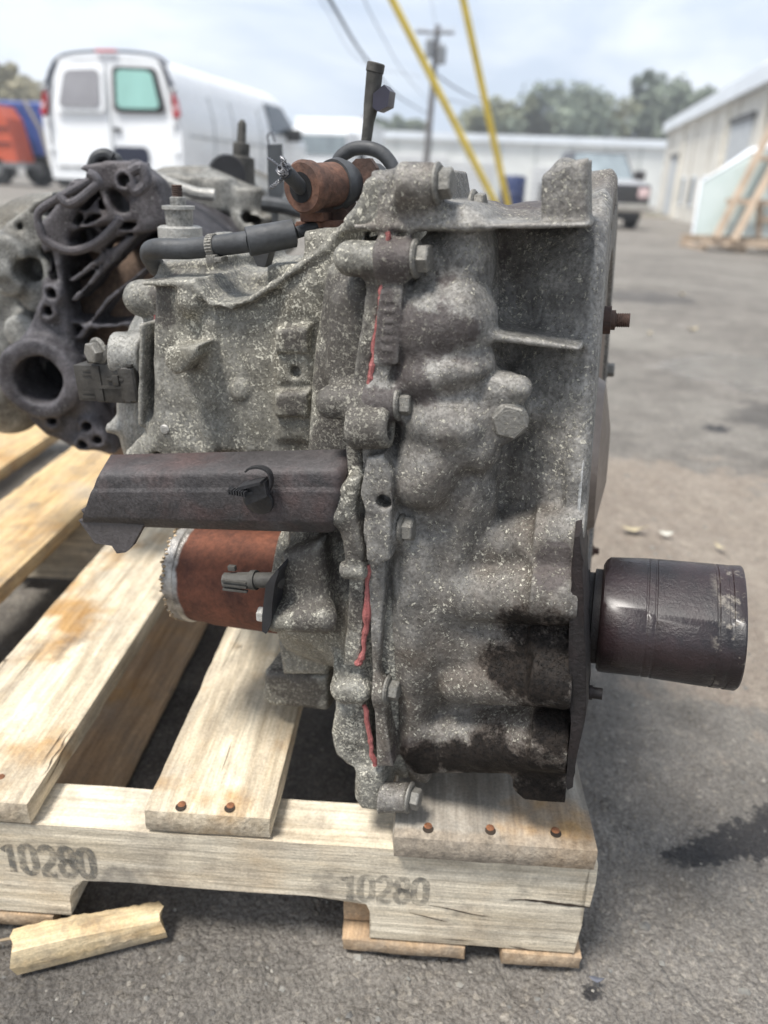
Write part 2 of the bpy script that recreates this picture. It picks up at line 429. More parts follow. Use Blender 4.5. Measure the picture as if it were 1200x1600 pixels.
def wood(name, c1, c2, axis=1, stain=1.0, cracks=.8):
    t = NT(name); sc = [1, 1, 1]; sc[axis] = .06
    oi = t.n('ShaderNodeObjectInfo').outputs['Random']
    src = t.n('ShaderNodeVectorMath', {'operation': 'ADD'}, _0=t.co, _1=t.n('ShaderNodeCombineXYZ', None, X=t.m('MULTIPLY', oi, 7.0), Y=t.m('MULTIPLY', oi, 3.0), Z=oi).outputs[0]).outputs[0]
    v = t.mapv(tuple(sc), src=src)
    g1 = t.noise(60, 6, .65, v, .6); g2 = t.noise(260, 4, .6, v); big = t.noise(7, 4, .6, src)
    c = t.ramp(g1, (.3, c1), (.68, c2)); c = t.mix(.6, c, t.ramp(g2, (.35, .62), (.65, 1.3)), 'MULTIPLY')
    c = t.mix(t.ramp(big, (.52, 0.0), (.68, .55)), c, (.36, .33, .28))
    rs = t.noise(11, 4, .6, t.mapv((1, 1, 1), (5, 2, 0), src=src)); c = t.mix(t.ramp(rs, (.52, 0.0), (.60, .42 * stain), (.68, .85 * stain)), c, t.ramp(g2, (.3, (.30, .165, .06)), (.7, (.50, .31, .13))))
    bl = t.noise(16, 5, .7, t.mapv((1, .6, 1), (1, 7, 0), src=src)); c = t.mix(t.ramp(bl, (.58, 0.0), (.70, .6)), c, (.13, .12, .11))
    if axis == 1:
        yy = t.n('ShaderNodeSeparateXYZ', None, Vector=t.co).outputs[1]; c = t.mix(t.m('MULTIPLY', t.n('ShaderNodeMapRange', None, Value=t.m('ADD', yy, t.m('MULTIPLY', t.noise(70, 4), .006)), From_Min=.0005, From_Max=.004, To_Min=1.0, To_Max=0.0).outputs[0], .6), c, t.ramp(t.noise(160, 4, .7), (.35, (.13, .10, .07)), (.65, (.42, .34, .25))))
    c = t.mix(t.ramp(t.noise(26, 6, .75, t.mapv((1, .5, 1), (4, 4, 4), src=src)), (.47, 0.0), (.68, .6)), c, (.25, .21, .165))
    cv = t.noise(38, 3, .5, v, .3); crack = t.ramp(cv, (.492, 0), (.5, 1), (.508, 0)); crk = t.m('MULTIPLY', crack, t.ramp(t.noise(9, 2, .5, src), (.55, 0), (.62, cracks)))
    c = t.mix(crk, c, (.05, .035, .025))
    fs = t.noise(500, 3, .6); c = t.mix(.35, c, t.ramp(fs, (.3, .5), (.7, 1.4)), 'MULTIPLY')
    h = t.m('ADD', t.m('MULTIPLY', g2, .7), t.m('MULTIPLY', fs, .35)); h = t.m('SUBTRACT', h, t.m('MULTIPLY', crk, 1.5))
    return t.done(c, .82, 0.0, t.bump(h, .0012), Specular_IOR_Level=.25)
# ------------------------------------------------------------------ the ground
def gz(x, y):
    u = .6 * (x + 1) + .4 * (y - 8)
    return -1.0 * (1 - np.exp(-np.maximum(u, 0) * .085)) if isinstance(u, np.ndarray) else -1.0 * (1 - math.exp(-max(u, 0) * .085))
def line(a0, a1, st, lo, hi, g=1.09):
    c = list(np.arange(a0, a1 + st / 2, st)); s = st; x = c[-1]
    while x < hi: s *= g; x += s; c.append(x)
    s = st; x = c[0]; p = []
    while x > lo: s *= g; x -= s; p.append(x)
    return np.array(p[::-1] + c)
gx = line(-.75, 1.15, .0055, -900, 900); gy = line(.15, 1.75, .0055, -60, 1500)
X, Y = np.meshgrid(gx, gy, indexing='ij')
near = np.exp(-np.maximum(np.hypot(X, Y - .8) - 1.2, 0) * 1.2)
h1 = fbm(X * 9, Y * 9, X * 0 + 1, 3) * .004 + fbm(X * 45, Y * 45, X * 0 + 5, 3) * .0032 + np.abs(fbm(X * 110, Y * 110, X * 0 + 9, 2)) * .0026
Z = gz(X, Y) + (h1 - .006) * near - .004 * (1 - near) + fbm(X * .5, Y * .5, X * 0 + 2, 2) * .01 * (1 - near) * np.exp(-np.hypot(X, Y) / 40)
nx, ny = X.shape
me = bpy.data.meshes.new('ground'); V = np.stack([X, Y, Z], 2).reshape(-1, 3).astype(np.float32)
I = np.arange(nx * ny).reshape(nx, ny); Fq = np.stack([I[:-1, :-1], I[1:, :-1], I[1:, 1:], I[:-1, 1:]], 2).reshape(-1, 4).astype(np.int32)
me.vertices.add(len(V)); me.vertices.foreach_set('co', V.ravel()); me.loops.add(Fq.size); me.loops.foreach_set('vertex_index', Fq.ravel())
me.polygons.add(len(Fq)); me.polygons.foreach_set('loop_start', np.arange(0, Fq.size, 4, dtype=np.int32)); me.polygons.foreach_set('loop_total', np.full(len(Fq), 4, np.int32))
me.polygons.foreach_set('use_smooth', np.ones(len(Fq), bool)); me.update(calc_edges=True)
t = NT('asphalt')
wv = t.n('ShaderNodeVectorMath', {'operation': 'ADD'}, _0=t.co, _1=t.n('ShaderNodeVectorMath', {'operation': 'SCALE'}, _0=t.n('ShaderNodeTexNoise', None, Vector=t.co, Scale=120.0, Detail=2.0).outputs['Color'], Scale=.006).outputs[0]).outputs[0]
v1 = t.n('ShaderNodeTexVoronoi', None, Vector=wv, Scale=210.0); v2 = t.n('ShaderNodeTexVoronoi', None, Vector=wv, Scale=520.0)
sep = t.n('ShaderNodeSeparateColor', None, Color=v1.outputs['Color']); sep2 = t.n('ShaderNodeSeparateColor', None, Color=v2.outputs['Color'])
st = t.ramp(sep.outputs[0], (0, (.13, .127, .122)), (.5, (.185, .18, .17)), (.85, (.235, .228, .21)), (1, (.36, .33, .28)))
st = t.mix(.45, st, t.ramp(sep2.outputs[0], (0, (.11, .107, .102)), (1, (.30, .285, .26))))
st = t.mix(t.ramp(v1.outputs['Distance'], (.5, 0), (.8, .45)), st, (.075, .073, .07))
st = t.mix(.35, st, (.20, .165, .13)); st = t.mix(.55, st, t.ramp(t.noise(12, 5, .65), (.33, .55), (.67, 1.4)), 'MULTIPLY'); st = t.mix(.5, st, t.ramp(t.noise(2.2, 5, .6), (.35, .65), (.65, 1.35)), 'MULTIPLY')
st = t.mix(t.ramp(t.noise(1.1, 5, .65, t.mapv(loc=(2.4, 0, 0))), (.5, 0), (.68, .5)), st, (.34, .32, .28))
wp = t.m('MULTIPLY', t.m('SUBTRACT', t.noise(9, 6, .7), .5), 1.6)
pt = at_z(1090, 850, 0); st = t.mix(t.m('MULTIPLY', t.sphere((pt.x, pt.y, 0), .42, wp), .55), st, t.ramp(t.noise(70, 4), (.3, (.26, .20, .155)), (.7, (.42, .35, .275))))
o = None; wp2 = t.m('MULTIPLY', t.m('SUBTRACT', t.noise(60, 6, .7), .5), 2.2)
for px, py, r in ((1050, 1330, .010), (1075, 1328, .014), (1100, 1322, .017), (1130, 1316, .018), (1160, 1308, .020), (1190, 1300, .022), (1225, 1285, .03), (925, 1545, .008), (935, 1520, .006), (1120, 665, .03)):
    q = at_z(px, py, 0); s_ = t.sphere((q.x, q.y, 0), r * 1.05, wp2, .3); o = s_ if o is None else t.m('MAXIMUM', o, s_)
o = t.ramp(t.m('ADD', o, t.m('MULTIPLY', t.m('SUBTRACT', t.noise(230, 3, .7), .5), 1.4)), (.25, 0), (.9, 1))
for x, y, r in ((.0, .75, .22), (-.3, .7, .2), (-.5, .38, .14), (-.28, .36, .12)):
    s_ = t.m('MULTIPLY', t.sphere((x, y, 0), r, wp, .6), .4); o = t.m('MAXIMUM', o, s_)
for x, y, sx in ((1.1, 1.9, .4), (2.3, 3.2, .5), (1.3, 4.1, .45), (3.4, 5.2, .9), (.6, 6.3, .7), (5.0, 9.0, 1.5)):   # old oil drips across the yard
    s_ = t.m('MULTIPLY', t.sphere((x, y, gz(x, y)), sx * .5, t.m('MULTIPLY', t.m('SUBTRACT', t.noise(3.0, 6, .7), .5), 2.4)), .5); o = t.m('MAXIMUM', o, s_)
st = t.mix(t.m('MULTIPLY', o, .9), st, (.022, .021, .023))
pud = t.m('MAXIMUM', t.sphere((1.15, 2.45, gz(1.15, 2.45)), .25, t.m('MULTIPLY', t.m('SUBTRACT', t.noise(4, 4, .6), .5), 2.0)), t.sphere((2.3, 2.3, gz(2.3, 2.3)), .3, t.m('MULTIPLY', t.m('SUBTRACT', t.noise(4, 4, .6), .5), 2.0)))
rg = t.mix(pud, t.mix(o, (.85,) * 3, (.5,) * 3), (.12,) * 3)
hh = t.m('SUBTRACT', t.m('MULTIPLY', sep2.outputs[1], .3), t.m('MULTIPLY', v1.outputs['Distance'], 1.0)); hh = t.m('ADD', hh, t.m('MULTIPLY', t.noise(600, 3), .4)); hh = t.m('ADD', hh, t.m('MULTIPLY', t.noise(40, 4), .8))
fn = t.noise(420, 4, .75); st = t.mix(.55, st, t.ramp(fn, (.34, .35), (.66, 1.7)), 'MULTIPLY'); hh = t.m('ADD', hh, t.m('MULTIPLY', fn, .8)); pk = t.n('ShaderNodeTexVoronoi', None, Vector=t.co, Scale=95.0); pks = t.m('MULTIPLY', t.ramp(pk.outputs['Distance'], (.16, 1), (.24, 0)), t.ramp(t.n('ShaderNodeSeparateColor', None, Color=pk.outputs['Color']).outputs[0], (.72, 0), (.74, 1))); st = t.mix(t.m('MULTIPLY', pks, .6), st, t.ramp(t.n('ShaderNodeSeparateColor', None, Color=pk.outputs['Color']).outputs[1], (0, (.12, .115, .11)), (.5, (.30, .27, .22)), (1, (.42, .39, .34)))); hh = t.m('ADD', hh, t.m('MULTIPLY', pks, .5))
t.done(st, rg, 0.0, t.bump(hh, .0030), Specular_IOR_Level=.3)
ground = link('ground', me, t.mat); ground['kind'] = 'structure'
# loose grit
def ghz(x, y):
    i = np.clip(np.searchsorted(gx, x), 1, nx - 1); j = np.clip(np.searchsorted(gy, y), 1, ny - 1); return Z[i, j]
b = MB()
for k in range(5200):
    x = random.uniform(-.7, 1.3); y = .2 + 1.9 * random.random() ** 1.5
    r = random.choice((.0010, .0013, .0016, .0020, .0028, .0016, .0013, .0040)) * random.uniform(.7, 1.3); z = float(ghz(x, y))
    vs = [(x + r * random.uniform(.6, 1.2) * math.cos(a), y + r * random.uniform(.6, 1.2) * math.sin(a), z + r * random.uniform(-.2, .1)) for a in (0, 1.2, 2.5, 3.8, 5.1)]
    b.poly(vs + [(x + r * random.uniform(-.3, .3), y, z + r * random.uniform(.5, .95))], [(i, (i + 1) % 5, 5) for i in range(5)])
t = NT('grit'); n_ = t.noise(55, 3, .7); o = b.build('grit', t.done(t.ramp(n_, (.3, (.09, .085, .08)), (.5, (.18, .175, .16)), (.7, (.36, .33, .28))), .9), smooth=False); o['kind'] = 'stuff'

# ------------------------------------------------------------------ far things: trees, buildings, poles
bark = plain('bark', (.09, .075, .06), .9, 0, .4, 3)
def leafmat(name, a, b_): 
    t = NT(name); n_ = t.noise(.5, 5, .7); return t.done(t.ramp(n_, (.35, a), (.65, b_)), .8, 0, Specular_IOR_Level=.2)
LM = [leafmat('leaves_olive', (.13, .145, .09), (.28, .285, .18)), leafmat('leaves_dark', (.10, .125, .095), (.20, .23, .17)), leafmat('leaves_autumn', (.18, .175, .11), (.34, .30, .20)), leafmat('leaves_red_brown', (.07, .03, .025), (.15, .07, .05))]  # leaf colours lightened to imitate a pale veil over the far trees
def tree(px, D, top, wpx, mat, label, cat='tree', n=5200, leaf=.42, group='trees beyond the yard', gap=.5, base=None):
    sc = FPX / D / .916; x = at_y(px, 270, D).x; zg = gz(x, D); ztop = at_y(px, top, D).z; W = wpx / sc * 1.45; H = ztop - zg
    e = empty('tree', label, cat, (x, D, zg), group=group)
    b = MB(); b.tube(smooth_path([(0, 0, 0), (.1, 0, H * .3), (-.1, .1, H * .55), (.05, 0, H * .85)], 4), .2, 8, rs=[.24 * (1 - i / 16) for i in range(13)])
    tips = []
    for k in range(9):
        a = random.uniform(0, 6.28); h0 = H * random.uniform(.2, .6); r = W * random.uniform(.25, .48); p = Vector((r * math.cos(a), r * math.sin(a) * .7, h0 + H * random.uniform(.1, .3)))
        b.tube(smooth_path([(0, 0, h0), p * .5 + Vector((0, 0, h0 * .5)), p], 3), .08, 6, rs=[.1, .09, .08, .07, .05, .04, .03]); tips.append(p)
    b.build('trunk', bark, e)
    cl = [(p, random.uniform(.14, .24) * W) for p in tips] + [(Vector((random.gauss(0, .24) * W, random.gauss(0, .2) * W, H * random.uniform(.25, .9))), random.uniform(.09, .2) * W) for _ in range(34)]
    vs = np.zeros((n * 4, 3)); q = 0
    for i in range(n):
        c, r = random.choice(cl); d = Vector((random.gauss(0, 1), random.gauss(0, 1), random.gauss(0, .8))); d.normalize(); p = c + d * r * random.random() ** gap
        p.z = min(max(p.z, H * .1), H); u = Vector((random.gauss(0, 1), random.gauss(0, 1), random.gauss(0, 1))).normalized(); v = u.orthogonal().normalized(); s = leaf * random.uniform(.5, 1.3)
        for k, (a_, b_) in enumerate(((-.5, -.3), (.5, -.35), (.5, .35), (-.4, .3))): vs[i * 4 + k] = p + u * a_ * s + v * b_ * s
    me = bpy.data.meshes.new('crown'); me.from_pydata(vs.tolist(), [], [(i * 4, i * 4 + 1, i * 4 + 2, i * 4 + 3) for i in range(n)]); link('crown', me, mat, e); return e
for a in ((22, 55, 92, 105, LM[2], 'large olive and tan autumn tree at the far left behind the blue truck'),
          (52, 60, 120, 60, LM[2], 'smaller tan tree close to the left side of the van roof'),
          (615, 85, 172, 46, LM[1], 'small dark green tree just left of the utility pole behind the white building'),
          (645, 88, 180, 34, LM[0], 'low olive tree directly behind the utility pole base'),
          (775, 82, 148, 75, LM[0], 'round olive tree behind the lower end of the second yellow tube'),
          (828, 84, 150, 60, LM[0], 'olive tree right of the yellow tubes, thin at its top'),
          (905, 80, 128, 95, LM[1], 'broad dark tree behind the middle of the white building'),
          (962, 83, 122, 85, LM[0], 'dark olive tree behind the parked pickup'),
          (1018, 80, 97, 60, LM[1], 'tallest dark tree with one spire standing above its neighbours'),
          (1062, 78, 120, 80, LM[1], 'dark green tree behind the roof box of the tan warehouse'),
          (1110, 80, 124, 70, LM[1], 'dark tree rising over the tan warehouse roofline at the right'),
          (540, 95, 182, 48, LM[3], 'reddish brown tree far behind the white truck cab')):
    tree(a[0], a[1], a[2], a[3], a[4], a[5])
# thin twigs over the van roof
tree(140, 62, 74, 30, LM[2], 'sparse twiggy tree top just above the van roof', n=260, leaf=.2, gap=.8)

white_wall = plain('white_metal_wall', (.72, .73, .70), .7, 0, .08, .6); tan_wall = plain('tan_block_wall', (.70, .67, .60), .85, 0, .16, 1.3, .01, 3)
fascia = plain('white_fascia', (.74, .78, .82), .5, 0, .06, 1); grey_door = plain('grey_door', (.50, .52, .53), .6, 0, .1, 2); pale_door = plain('pale_roller_door', (.68, .68, .67), .6, 0, .06, 2)
wood_pole = plain('grey_pole_wood', (.13, .12, .115), .9, 0, .3, 3)
# long white building across the back
D = 62; xl = at_y(430, 280, D).x; xr = at_y(1075, 290, D).x; zt = at_y(800, 211, D).z; zb = gz((xl + xr) / 2, D) - .25
bld = empty('warehouse', 'long low white metal building across the back of the yard', 'building', (xl, D, zb))
H = zt - zb; W = xr - xl
def lb(parent, name, lo, hi, mat, bev=0): b = MB(); b.box(lo, hi, bev, 1); return b.build(name, mat, parent, smooth=False)
lb(bld, 'wall', (0, 0, 0), (W, 14, H - .5), white_wall); lb(bld, 'roof_edge', (-.2, -.25, H - .5), (W + .2, 14.2, H), fascia)
for k in range(12): lb(bld, 'wall_rib', (W * (k + .5) / 12 - .07, -.08, .1), (W * (k + .5) / 12 + .07, -.002, H - .52), plain('rib_paint', (.5, .52, .5), .7) if k == 0 else bpy.data.materials['rib_paint'])
for px, w_, h_ in ((655, 4.0, 3.2), (735, 3.2, 2.9), (865, 3.4, 2.7), (520, 3.0, 2.8)):
    x = at_y(px, 280, D).x - xl; d = lb(bld, 'roller_door', (x - w_ / 2, -.12, .02), (x + w_ / 2, -.003, h_), pale_door)
    for k in range(1, 8): lb(d, 'door_slat', (x - w_ / 2 + .05, -.15, h_ * k / 8 - .03), (x + w_ / 2 - .05, -.122, h_ * k / 8 + .03), grey_door)
for px in (800, 930): x = at_y(px, 280, D).x - xl; lb(bld, 'door', (x - .5, -.1, .02), (x + .5, -.003, 2.1), grey_door)
# tan warehouse that runs along the right
vd = ray(880, 292); vd.z = 0; vd.normalize(); q0 = at_z(1024, 334, -.85); qn = q0 - vd * 34
sd_ = Vector((vd.y, -vd.x, 0))
wh = empty('warehouse', 'tan concrete block warehouse with white roof gutter along the right side', 'building', (qn.x, qn.y, -1.0)); wh.rotation_euler.z = math.atan2(vd.y, vd.x)   # local x runs away from the viewer, local y to the left of it
lb(wh, 'wall', (0, -12, 0), (34, 0, 4.05), tan_wall); lb(wh, 'gutter', (-.1, -.01, 3.98), (34.1, .28, 4.42), fascia); lb(wh, 'roof', (0, -12, 4.06), (34, -.015, 4.3), fascia)
def hx(px): # distance along that wall under a photo column
    d = ray(px, 300); k = Matrix(((d.x, -vd.x), (d.y, -vd.y))); s = k.inverted() @ Vector((qn.x - CAM.x, qn.y - CAM.y)); return s[1]
for px, w_, h_ in ((1141, 3.0, 3.3), (1047, 2.4, 2.7)):
    x = hx(px); d = lb(wh, 'roller_door', (x - w_ / 2, .004, .02), (x + w_ / 2, .06, h_), grey_door); lb(d, 'door_header', (x - w_ / 2 - .1, .004, h_ + .01), (x + w_ / 2 + .1, .12, h_ + .16), plain('dark_header', (.1, .1, .1), .7) if px == 1141 else bpy.data.materials['dark_header'])
for px, w_ in ((1066, 1.0), (1082, 1.2), (1098, .8)):
    x = hx(px); d = lb(wh, 'window', (x - w_ / 2, .004, .8), (x + w_ / 2, .05, 1.9), fascia); lb(d, 'pane', (x - w_ / 2 + .08, .052, .88), (x + w_ / 2 - .08, .06, 1.82), plain('dark_pane', (.05, .07, .09), .15) if px == 1066 else bpy.data.materials['dark_pane'])
for px in (1057, 1119, 1175): x = hx(px); lb(wh, 'downpipe', (x - .07, .004, .1), (x + .07, .13, 3.97), tan_wall)
for k in range(1, 17):
    if k % 2 == 0: lb(wh, 'wall_joint', (k * 2 - .03, .002, .05), (k * 2 + .03, .02, 3.96), plain('joint', (.36, .31, .24), .9) if k == 2 else bpy.data.materials['joint'])
lb(wh, 'roof_box', (hx(1108) - .9, -3, 4.31), (hx(1108) + .9, -1, 5.3), white_wall, .05); lb(wh, 'roof_box', (hx(1028) - .9, -3, 4.31), (hx(1028) + .5, -.6, 5.0), white_wall, .05)
# weeds at the wall foot
b = MB(); p = q0 - vd * 4 - sd_ * .35
for k in range(300):
    c = p + Vector((random.gauss(0, .35), random.gauss(0, .5), 0)); h_ = random.uniform(.1, .45); c.z = -1.0
    b.poly([c, c + Vector((.03, 0, 0)), c + Vector((random.uniform(-.15, .15), random.uniform(-.1, .1), h_))], [(0, 1, 2)])
o = b.build('weeds', LM[0], smooth=False); tag(o, 'green weeds growing at the foot of the tan warehouse wall', 'weeds', kind='stuff')
lb(None, 'kerb', (q0.x - 12, 37.0, -.92), (q0.x - .6, 37.3, -.68), plain('kerb_concrete', (.42, .38, .31), .9)).update_tag(); bpy.data.objects['kerb']['kind'] = 'structure'
# utility pole and wires
D = 46; a = at_y(663, 262, D); c = at_y(684, 48, D); a.z = gz(a.x, D)
up = empty('utility_pole', 'grey wooden utility pole with a crossarm and two transformers', 'utility pole', a)
b = MB(); c_ = c - a; b.tube([(0, 0, 0), c_ * .5, c_ + Vector((0, 0, .25))], .17, 12, rs=[.2, .17, .14]); b.build('pole', wood_pole, up)
b = MB(); ca = at_y(650, 51, D) - a; cb = at_y(709, 53, D) - a; b.tube([ca + Vector((0, -.2, 0)), cb + Vector((0, -.2, 0))], .075, 6); b.build('crossarm', wood_pole, up)
for px in (652, 662, 695, 706): b = MB(); q = at_y(px, 51, D) - a + Vector((0, -.2, .05)); b.lathe(q, q + Vector((0, 0, 1)), [(0, .04), (.08, .07), (.16, .05), (.2, .02)], 10); b.build('insulator', grey_door, up)
for px, py in ((689, 90), (670, 80)):
    b = MB(); q = at_y(px, py + 12, D) - a + Vector((0, -.3, 0)); b.lathe(q, q + Vector((0, 0, 1)), [(0, .18), (.04, .22), (.75, .22), (.85, .12), (.95, .05)], 16); b.build('transformer', plain('transformer_grey', (.17, .18, .19), .5), up)
cable = plain('black_cable', (.02, .02, .022), .6)
def wire(pts, r, label, group=None):
    P = smooth_path([at_y(*p) for p in pts], 6); b = MB(); b.tube(P, r, 6); tag(b.build('overhead_wire', cable), label, 'wire', group)
wire([(500, -30, 9), (528, 22, 11.5), (572, 92, 17), (622, 150, 28), (668, 178, 45)], .022, 'thick black cable sagging from the top edge down to the utility pole')
wire([(556, -30, 14), (590, 42, 19), (634, 118, 30), (672, 160, 46)], .010, 'thin wire right of the thick cable, running to the pole')
wire([(486, -30, 16), (512, 18, 22), (570, 100, 32), (660, 120, 46)], .009, 'faint thin wire left of the thick cable')
wire([(684, 118, 46), (720, 142, 54), (760, 158, 66), (840, 170, 90)], .05, 'cable running from the pole towards the right over the olive trees')
wire([(672, 150, 46), (720, 160, 54), (790, 172, 66)], .03, 'lower faint cable right of the pole')
wire([(668, -30, 24), (676, 10, 34), (682, 50, 46)], .012, 'thin wire rising from the crossarm straight to the top edge')
# yellow tubes
ylw = plain('yellow_paint', (.78, .58, .08), .45, 0, .12, 2)
for (x0, y0, x1, y1, Y, r, lab) in ((609, -8, 776, 322, 12, .046, 'left one of two tall yellow steel tubes, slanting most'), (722, -8, 794, 322, 12.3, .046, 'right one of two tall yellow steel tubes, nearly upright')):
    g_ = at_y(x1, y1, Y); tp = at_y(x0, y0, Y - 1); dr = (tp - g_); g0 = g_ - dr * ((g_.z - gz(g_.x, g_.y)) / dr.z)
    tp2 = tp + dr * .1; e = empty('guy_wire_guard', lab, 'yellow tube', g0, group=None); b = MB(); b.tube([(0, 0, 0), tp2 - g0], r, 16); b.build('tube', ylw, e)
    b = MB(); b.tube([tp2 - g0, tp2 - g0 + dr.normalized() * 1.5], .012, 6); b.build('guy_wire', cable, e)
    b = MB(); b.cyl((0, 0, -.02), (0, 0, .03), .12, .1, 16); b.build('foot', plain('anchor_grey', (.2, .2, .2), .8), e)

# faint volume added to imitate lens flare paling the distance
hz = NT('flare_veil_volume'); hz.t.nodes.remove(hz.b); pv = hz.n('ShaderNodeVolumePrincipled', None, Color=(.93, .96, 1.0), Density=.0025, Anisotropy=.2); hz.t.links.new(pv.outputs[0], hz.out.inputs['Volume'])
b = MB(); b.box((-160, -30, -3), (160, 150, 20)); o = b.build('flare_veil', hz.mat, smooth=False); o['kind'] = 'stuff'
# ------------------------------------------------------------------ vehicles
car_white = plain('white_car_paint', (.82, .83, .84), .28, 0, .04, 1.2, Coat_Weight=.4); dark_glass = plain('dark_glass', (.03, .04, .05), .08, 0, .2, 2)
teal_glass = plain('green_tinted_glass', (.26, .47, .42), .2, 0, .12, 1.5); dull_glass = plain('covered_dusty_window', (.27, .265, .28), .45, 0, .15, 2); black_rubber = plain('black_rubber', (.02, .02, .022), .7)
tail_red = plain('red_tail_lens', (.50, .025, .035), .2, 0, .1, 3, Coat_Weight=.5); lens_clear = plain('clear_lens', (.72, .55, .55), .15); tyre = plain('tyre', (.018, .018, .018), .85, 0, .2, 20); rim = plain('steel_rim', (.25, .25, .25), .4, .6)
navy_trim = plain('dark_blue_trim', (.02, .024, .045), .3); pale_glass = plain('reflecting_windscreen', (.24, .28, .30), .12, 0, .25, 2); chrome = plain('chrome', (.6, .6, .6), .15, 1.0)
def wheel(parent, c, r=.37, w_=.22, ax=(1, 0, 0)):
    a = Vector(c) - Vector(ax) * w_ / 2; b = MB(); b.lathe(a, a + Vector(ax), [(0, r * .62), (.0, r * .9), (.03, r), (w_ - .03, r), (w_, r * .9), (w_, r * .62)], 32); o = b.build('wheel', tyre, parent)
    b = MB(); b.lathe(a, a + Vector(ax), [(-.01, r * .2), (-.01, r * .3), (.03, r * .55), (w_ - .03, r * .55), (w_ + .01, r * .3), (w_ + .01, r * .2)], 24); b.build('rim', rim, o); return o
vd2 = ray(850, 262); vd2.z = 0; vd2.normalize(); vrot = -math.atan2(vd2.x, vd2.y)
vp = at_y(179, 255, 11.2); van = empty('panel_van', 'white long cargo van seen from behind, one rear window green and one dull grey', 'van', (vp.x, 11.2, gz(vp.x, 11.2)), vrot); van.scale = (1.0, 1.06, .93)
prof = [(0, 2.10), (.45, 2.09), (.68, 2.05), (.80, 1.96), (.87, 1.82), (.92, 1.62), (.965, 1.42), (1.0, 1.2), (1.005, .95), (.99, .6), (.965, .38)]
def van_h(y): return 2.2 if y < 4.05 else (2.12 - (y - 4.05) * 1.0 if y < 4.9 else 1.27 - (y - 4.9) * .22)
rows = []; b = MB()
for y in (0, .05, .15, 1.2, 2.4, 3.4, 4.05, 4.2, 4.35, 4.6, 4.75, 4.9, 5.2, 5.5, 5.62):
    s = .97 if y == 0 else (.99 if y == .05 else (1 if y < 5 else 1 - (y - 5) * .12)); hm = van_h(y)
    half = [(x * s, min(z, hm + .03 * (1 - x))) for x, z in prof]; row = [(x, z) for x, z in half] + [(-x, z) for x, z in reversed(half[1:])]
    rows.append([b.bm.verts.new((x, y + (.03 * (1.2 - z) if y <= .05 and z < 1.2 else (0 if y > .15 else (z - 1.2) * .09)), z)) for x, z in row])
n = len(rows[0])
for j in range(len(rows) - 1):
    for i in range(n): k = (i + 1) % n; b.bm.faces.new((rows[j][i], rows[j][k], rows[j + 1][k], rows[j + 1][i]))
b.bm.faces.new(rows[0]); b.bm.faces.new(list(reversed(rows[-1]))); b.build('body', car_white, van, angle=50)
def yr(z): return (z - 1.2) * .09 if z > 1.2 else .03 * (1.2 - z)
def panel(name, pts, mat, off=.014, th=.012, parent=van, rnd=3):
    """pts: outline (x, z) on the rear face, corners cut round"""
    P = []; m = len(pts)
    for i in range(m):
        p, q, r = Vector(pts[i - 1]), Vector(pts[i]), Vector(pts[(i + 1) % m])
        for t in (0, .35, .65, 1):
            a_ = q + (p - q).normalized() * .06; c_ = q + (r - q).normalized() * .06; P.append(a_.lerp(q, 1 - abs(1 - t) if t < .5 else 1 - t).lerp(c_, t * .9 if t < 1 else 1))
    b = MB(); b.prism([(x, yr(z) - off, z) for x, z in P], (0, th, 0)); return b.build(name, mat, parent, smooth=False)
for s_, m_, nm in ((-1, dull_glass, None), (1, teal_glass, None)):
    x0, x1 = (.06, .80)
    pf = [(s_ * .05, 1.99), (s_ * .72, 1.97), (s_ * .86, 1.25), (s_ * .05, 1.24)]
    f_ = panel('window', [(s_ * .06, 1.94), (s_ * .66, 1.92), (s_ * .79, 1.27), (s_ * .06, 1.27)], black_rubber if s_ > 0 else car_white, .013); panel('pane', [(s_ * .12, 1.89), (s_ * .60, 1.87), (s_ * .71, 1.33), (s_ * .12, 1.33)], m_, .030, .014, f_)
    b = MB(); b.tube([(x, yr(z) + .005, z) for x, z in ((s_ * .03, 2.03), (s_ * .72, 2.0), (s_ * .88, 1.25), (s_ * .9, .5))], .008, 6); b.build('door_seam', black_rubber, van)
    tl = panel('tail_light', [(s_ * .875, 1.56), (s_ * .925, 1.54), (s_ * .985, 1.20), (s_ * .89, 1.20)], tail_red, .03, .1)
    panel('light_band', [(s_ * .89, 1.40), (s_ * .945, 1.39), (s_ * .965, 1.31), (s_ * .895, 1.31)], lens_clear, .038, .01, tl)
    panel('pillar_trim', [(s_ * .68, 2.05), (s_ * .80, 1.93), (s_ * .935, 1.56), (s_ * .86, 1.56), (s_ * .78, 1.84)], navy_trim, .02, .16)
b = MB(); b.tube(smooth_path([(x, .045 + yr(z), z + .012) for x, z in ((-.80, 1.96), (-.66, 2.07), (-.4, 2.12), (0, 2.14), (.4, 2.12), (.66, 2.07), (.80, 1.96))], 4), .022, 8); b.build('roof_trim', navy_trim, van)
b = MB(); b.box((-.14, .03, 2.12), (.14, .1, 2.165), .01); b.build('brake_light', tail_red, van)
panel('plate_recess', [(.0, .83), (.50, .83), (.50, .60), (.0, .60)], navy_trim, .016)
b = MB(); b.box((-.01, yr(1) - .012, .4), (.01, yr(1.2) + .0, 1.98)); b.build('door_gap', plain('grey_gap', (.3, .32, .33), .8), van)
for k, x in enumerate((-.83, -.77, -.72, -.66, -.60, -.55, -.50, -.45)): b = MB(); b.box((x, yr(.5) - .012, .52), (x + .036, yr(.5) - .002, .56)); b.build('badge_letter', plain('badge_grey', (.30, .30, .29), .5) if k == 0 else bpy.data.materials['badge_grey'], van, smooth=False)
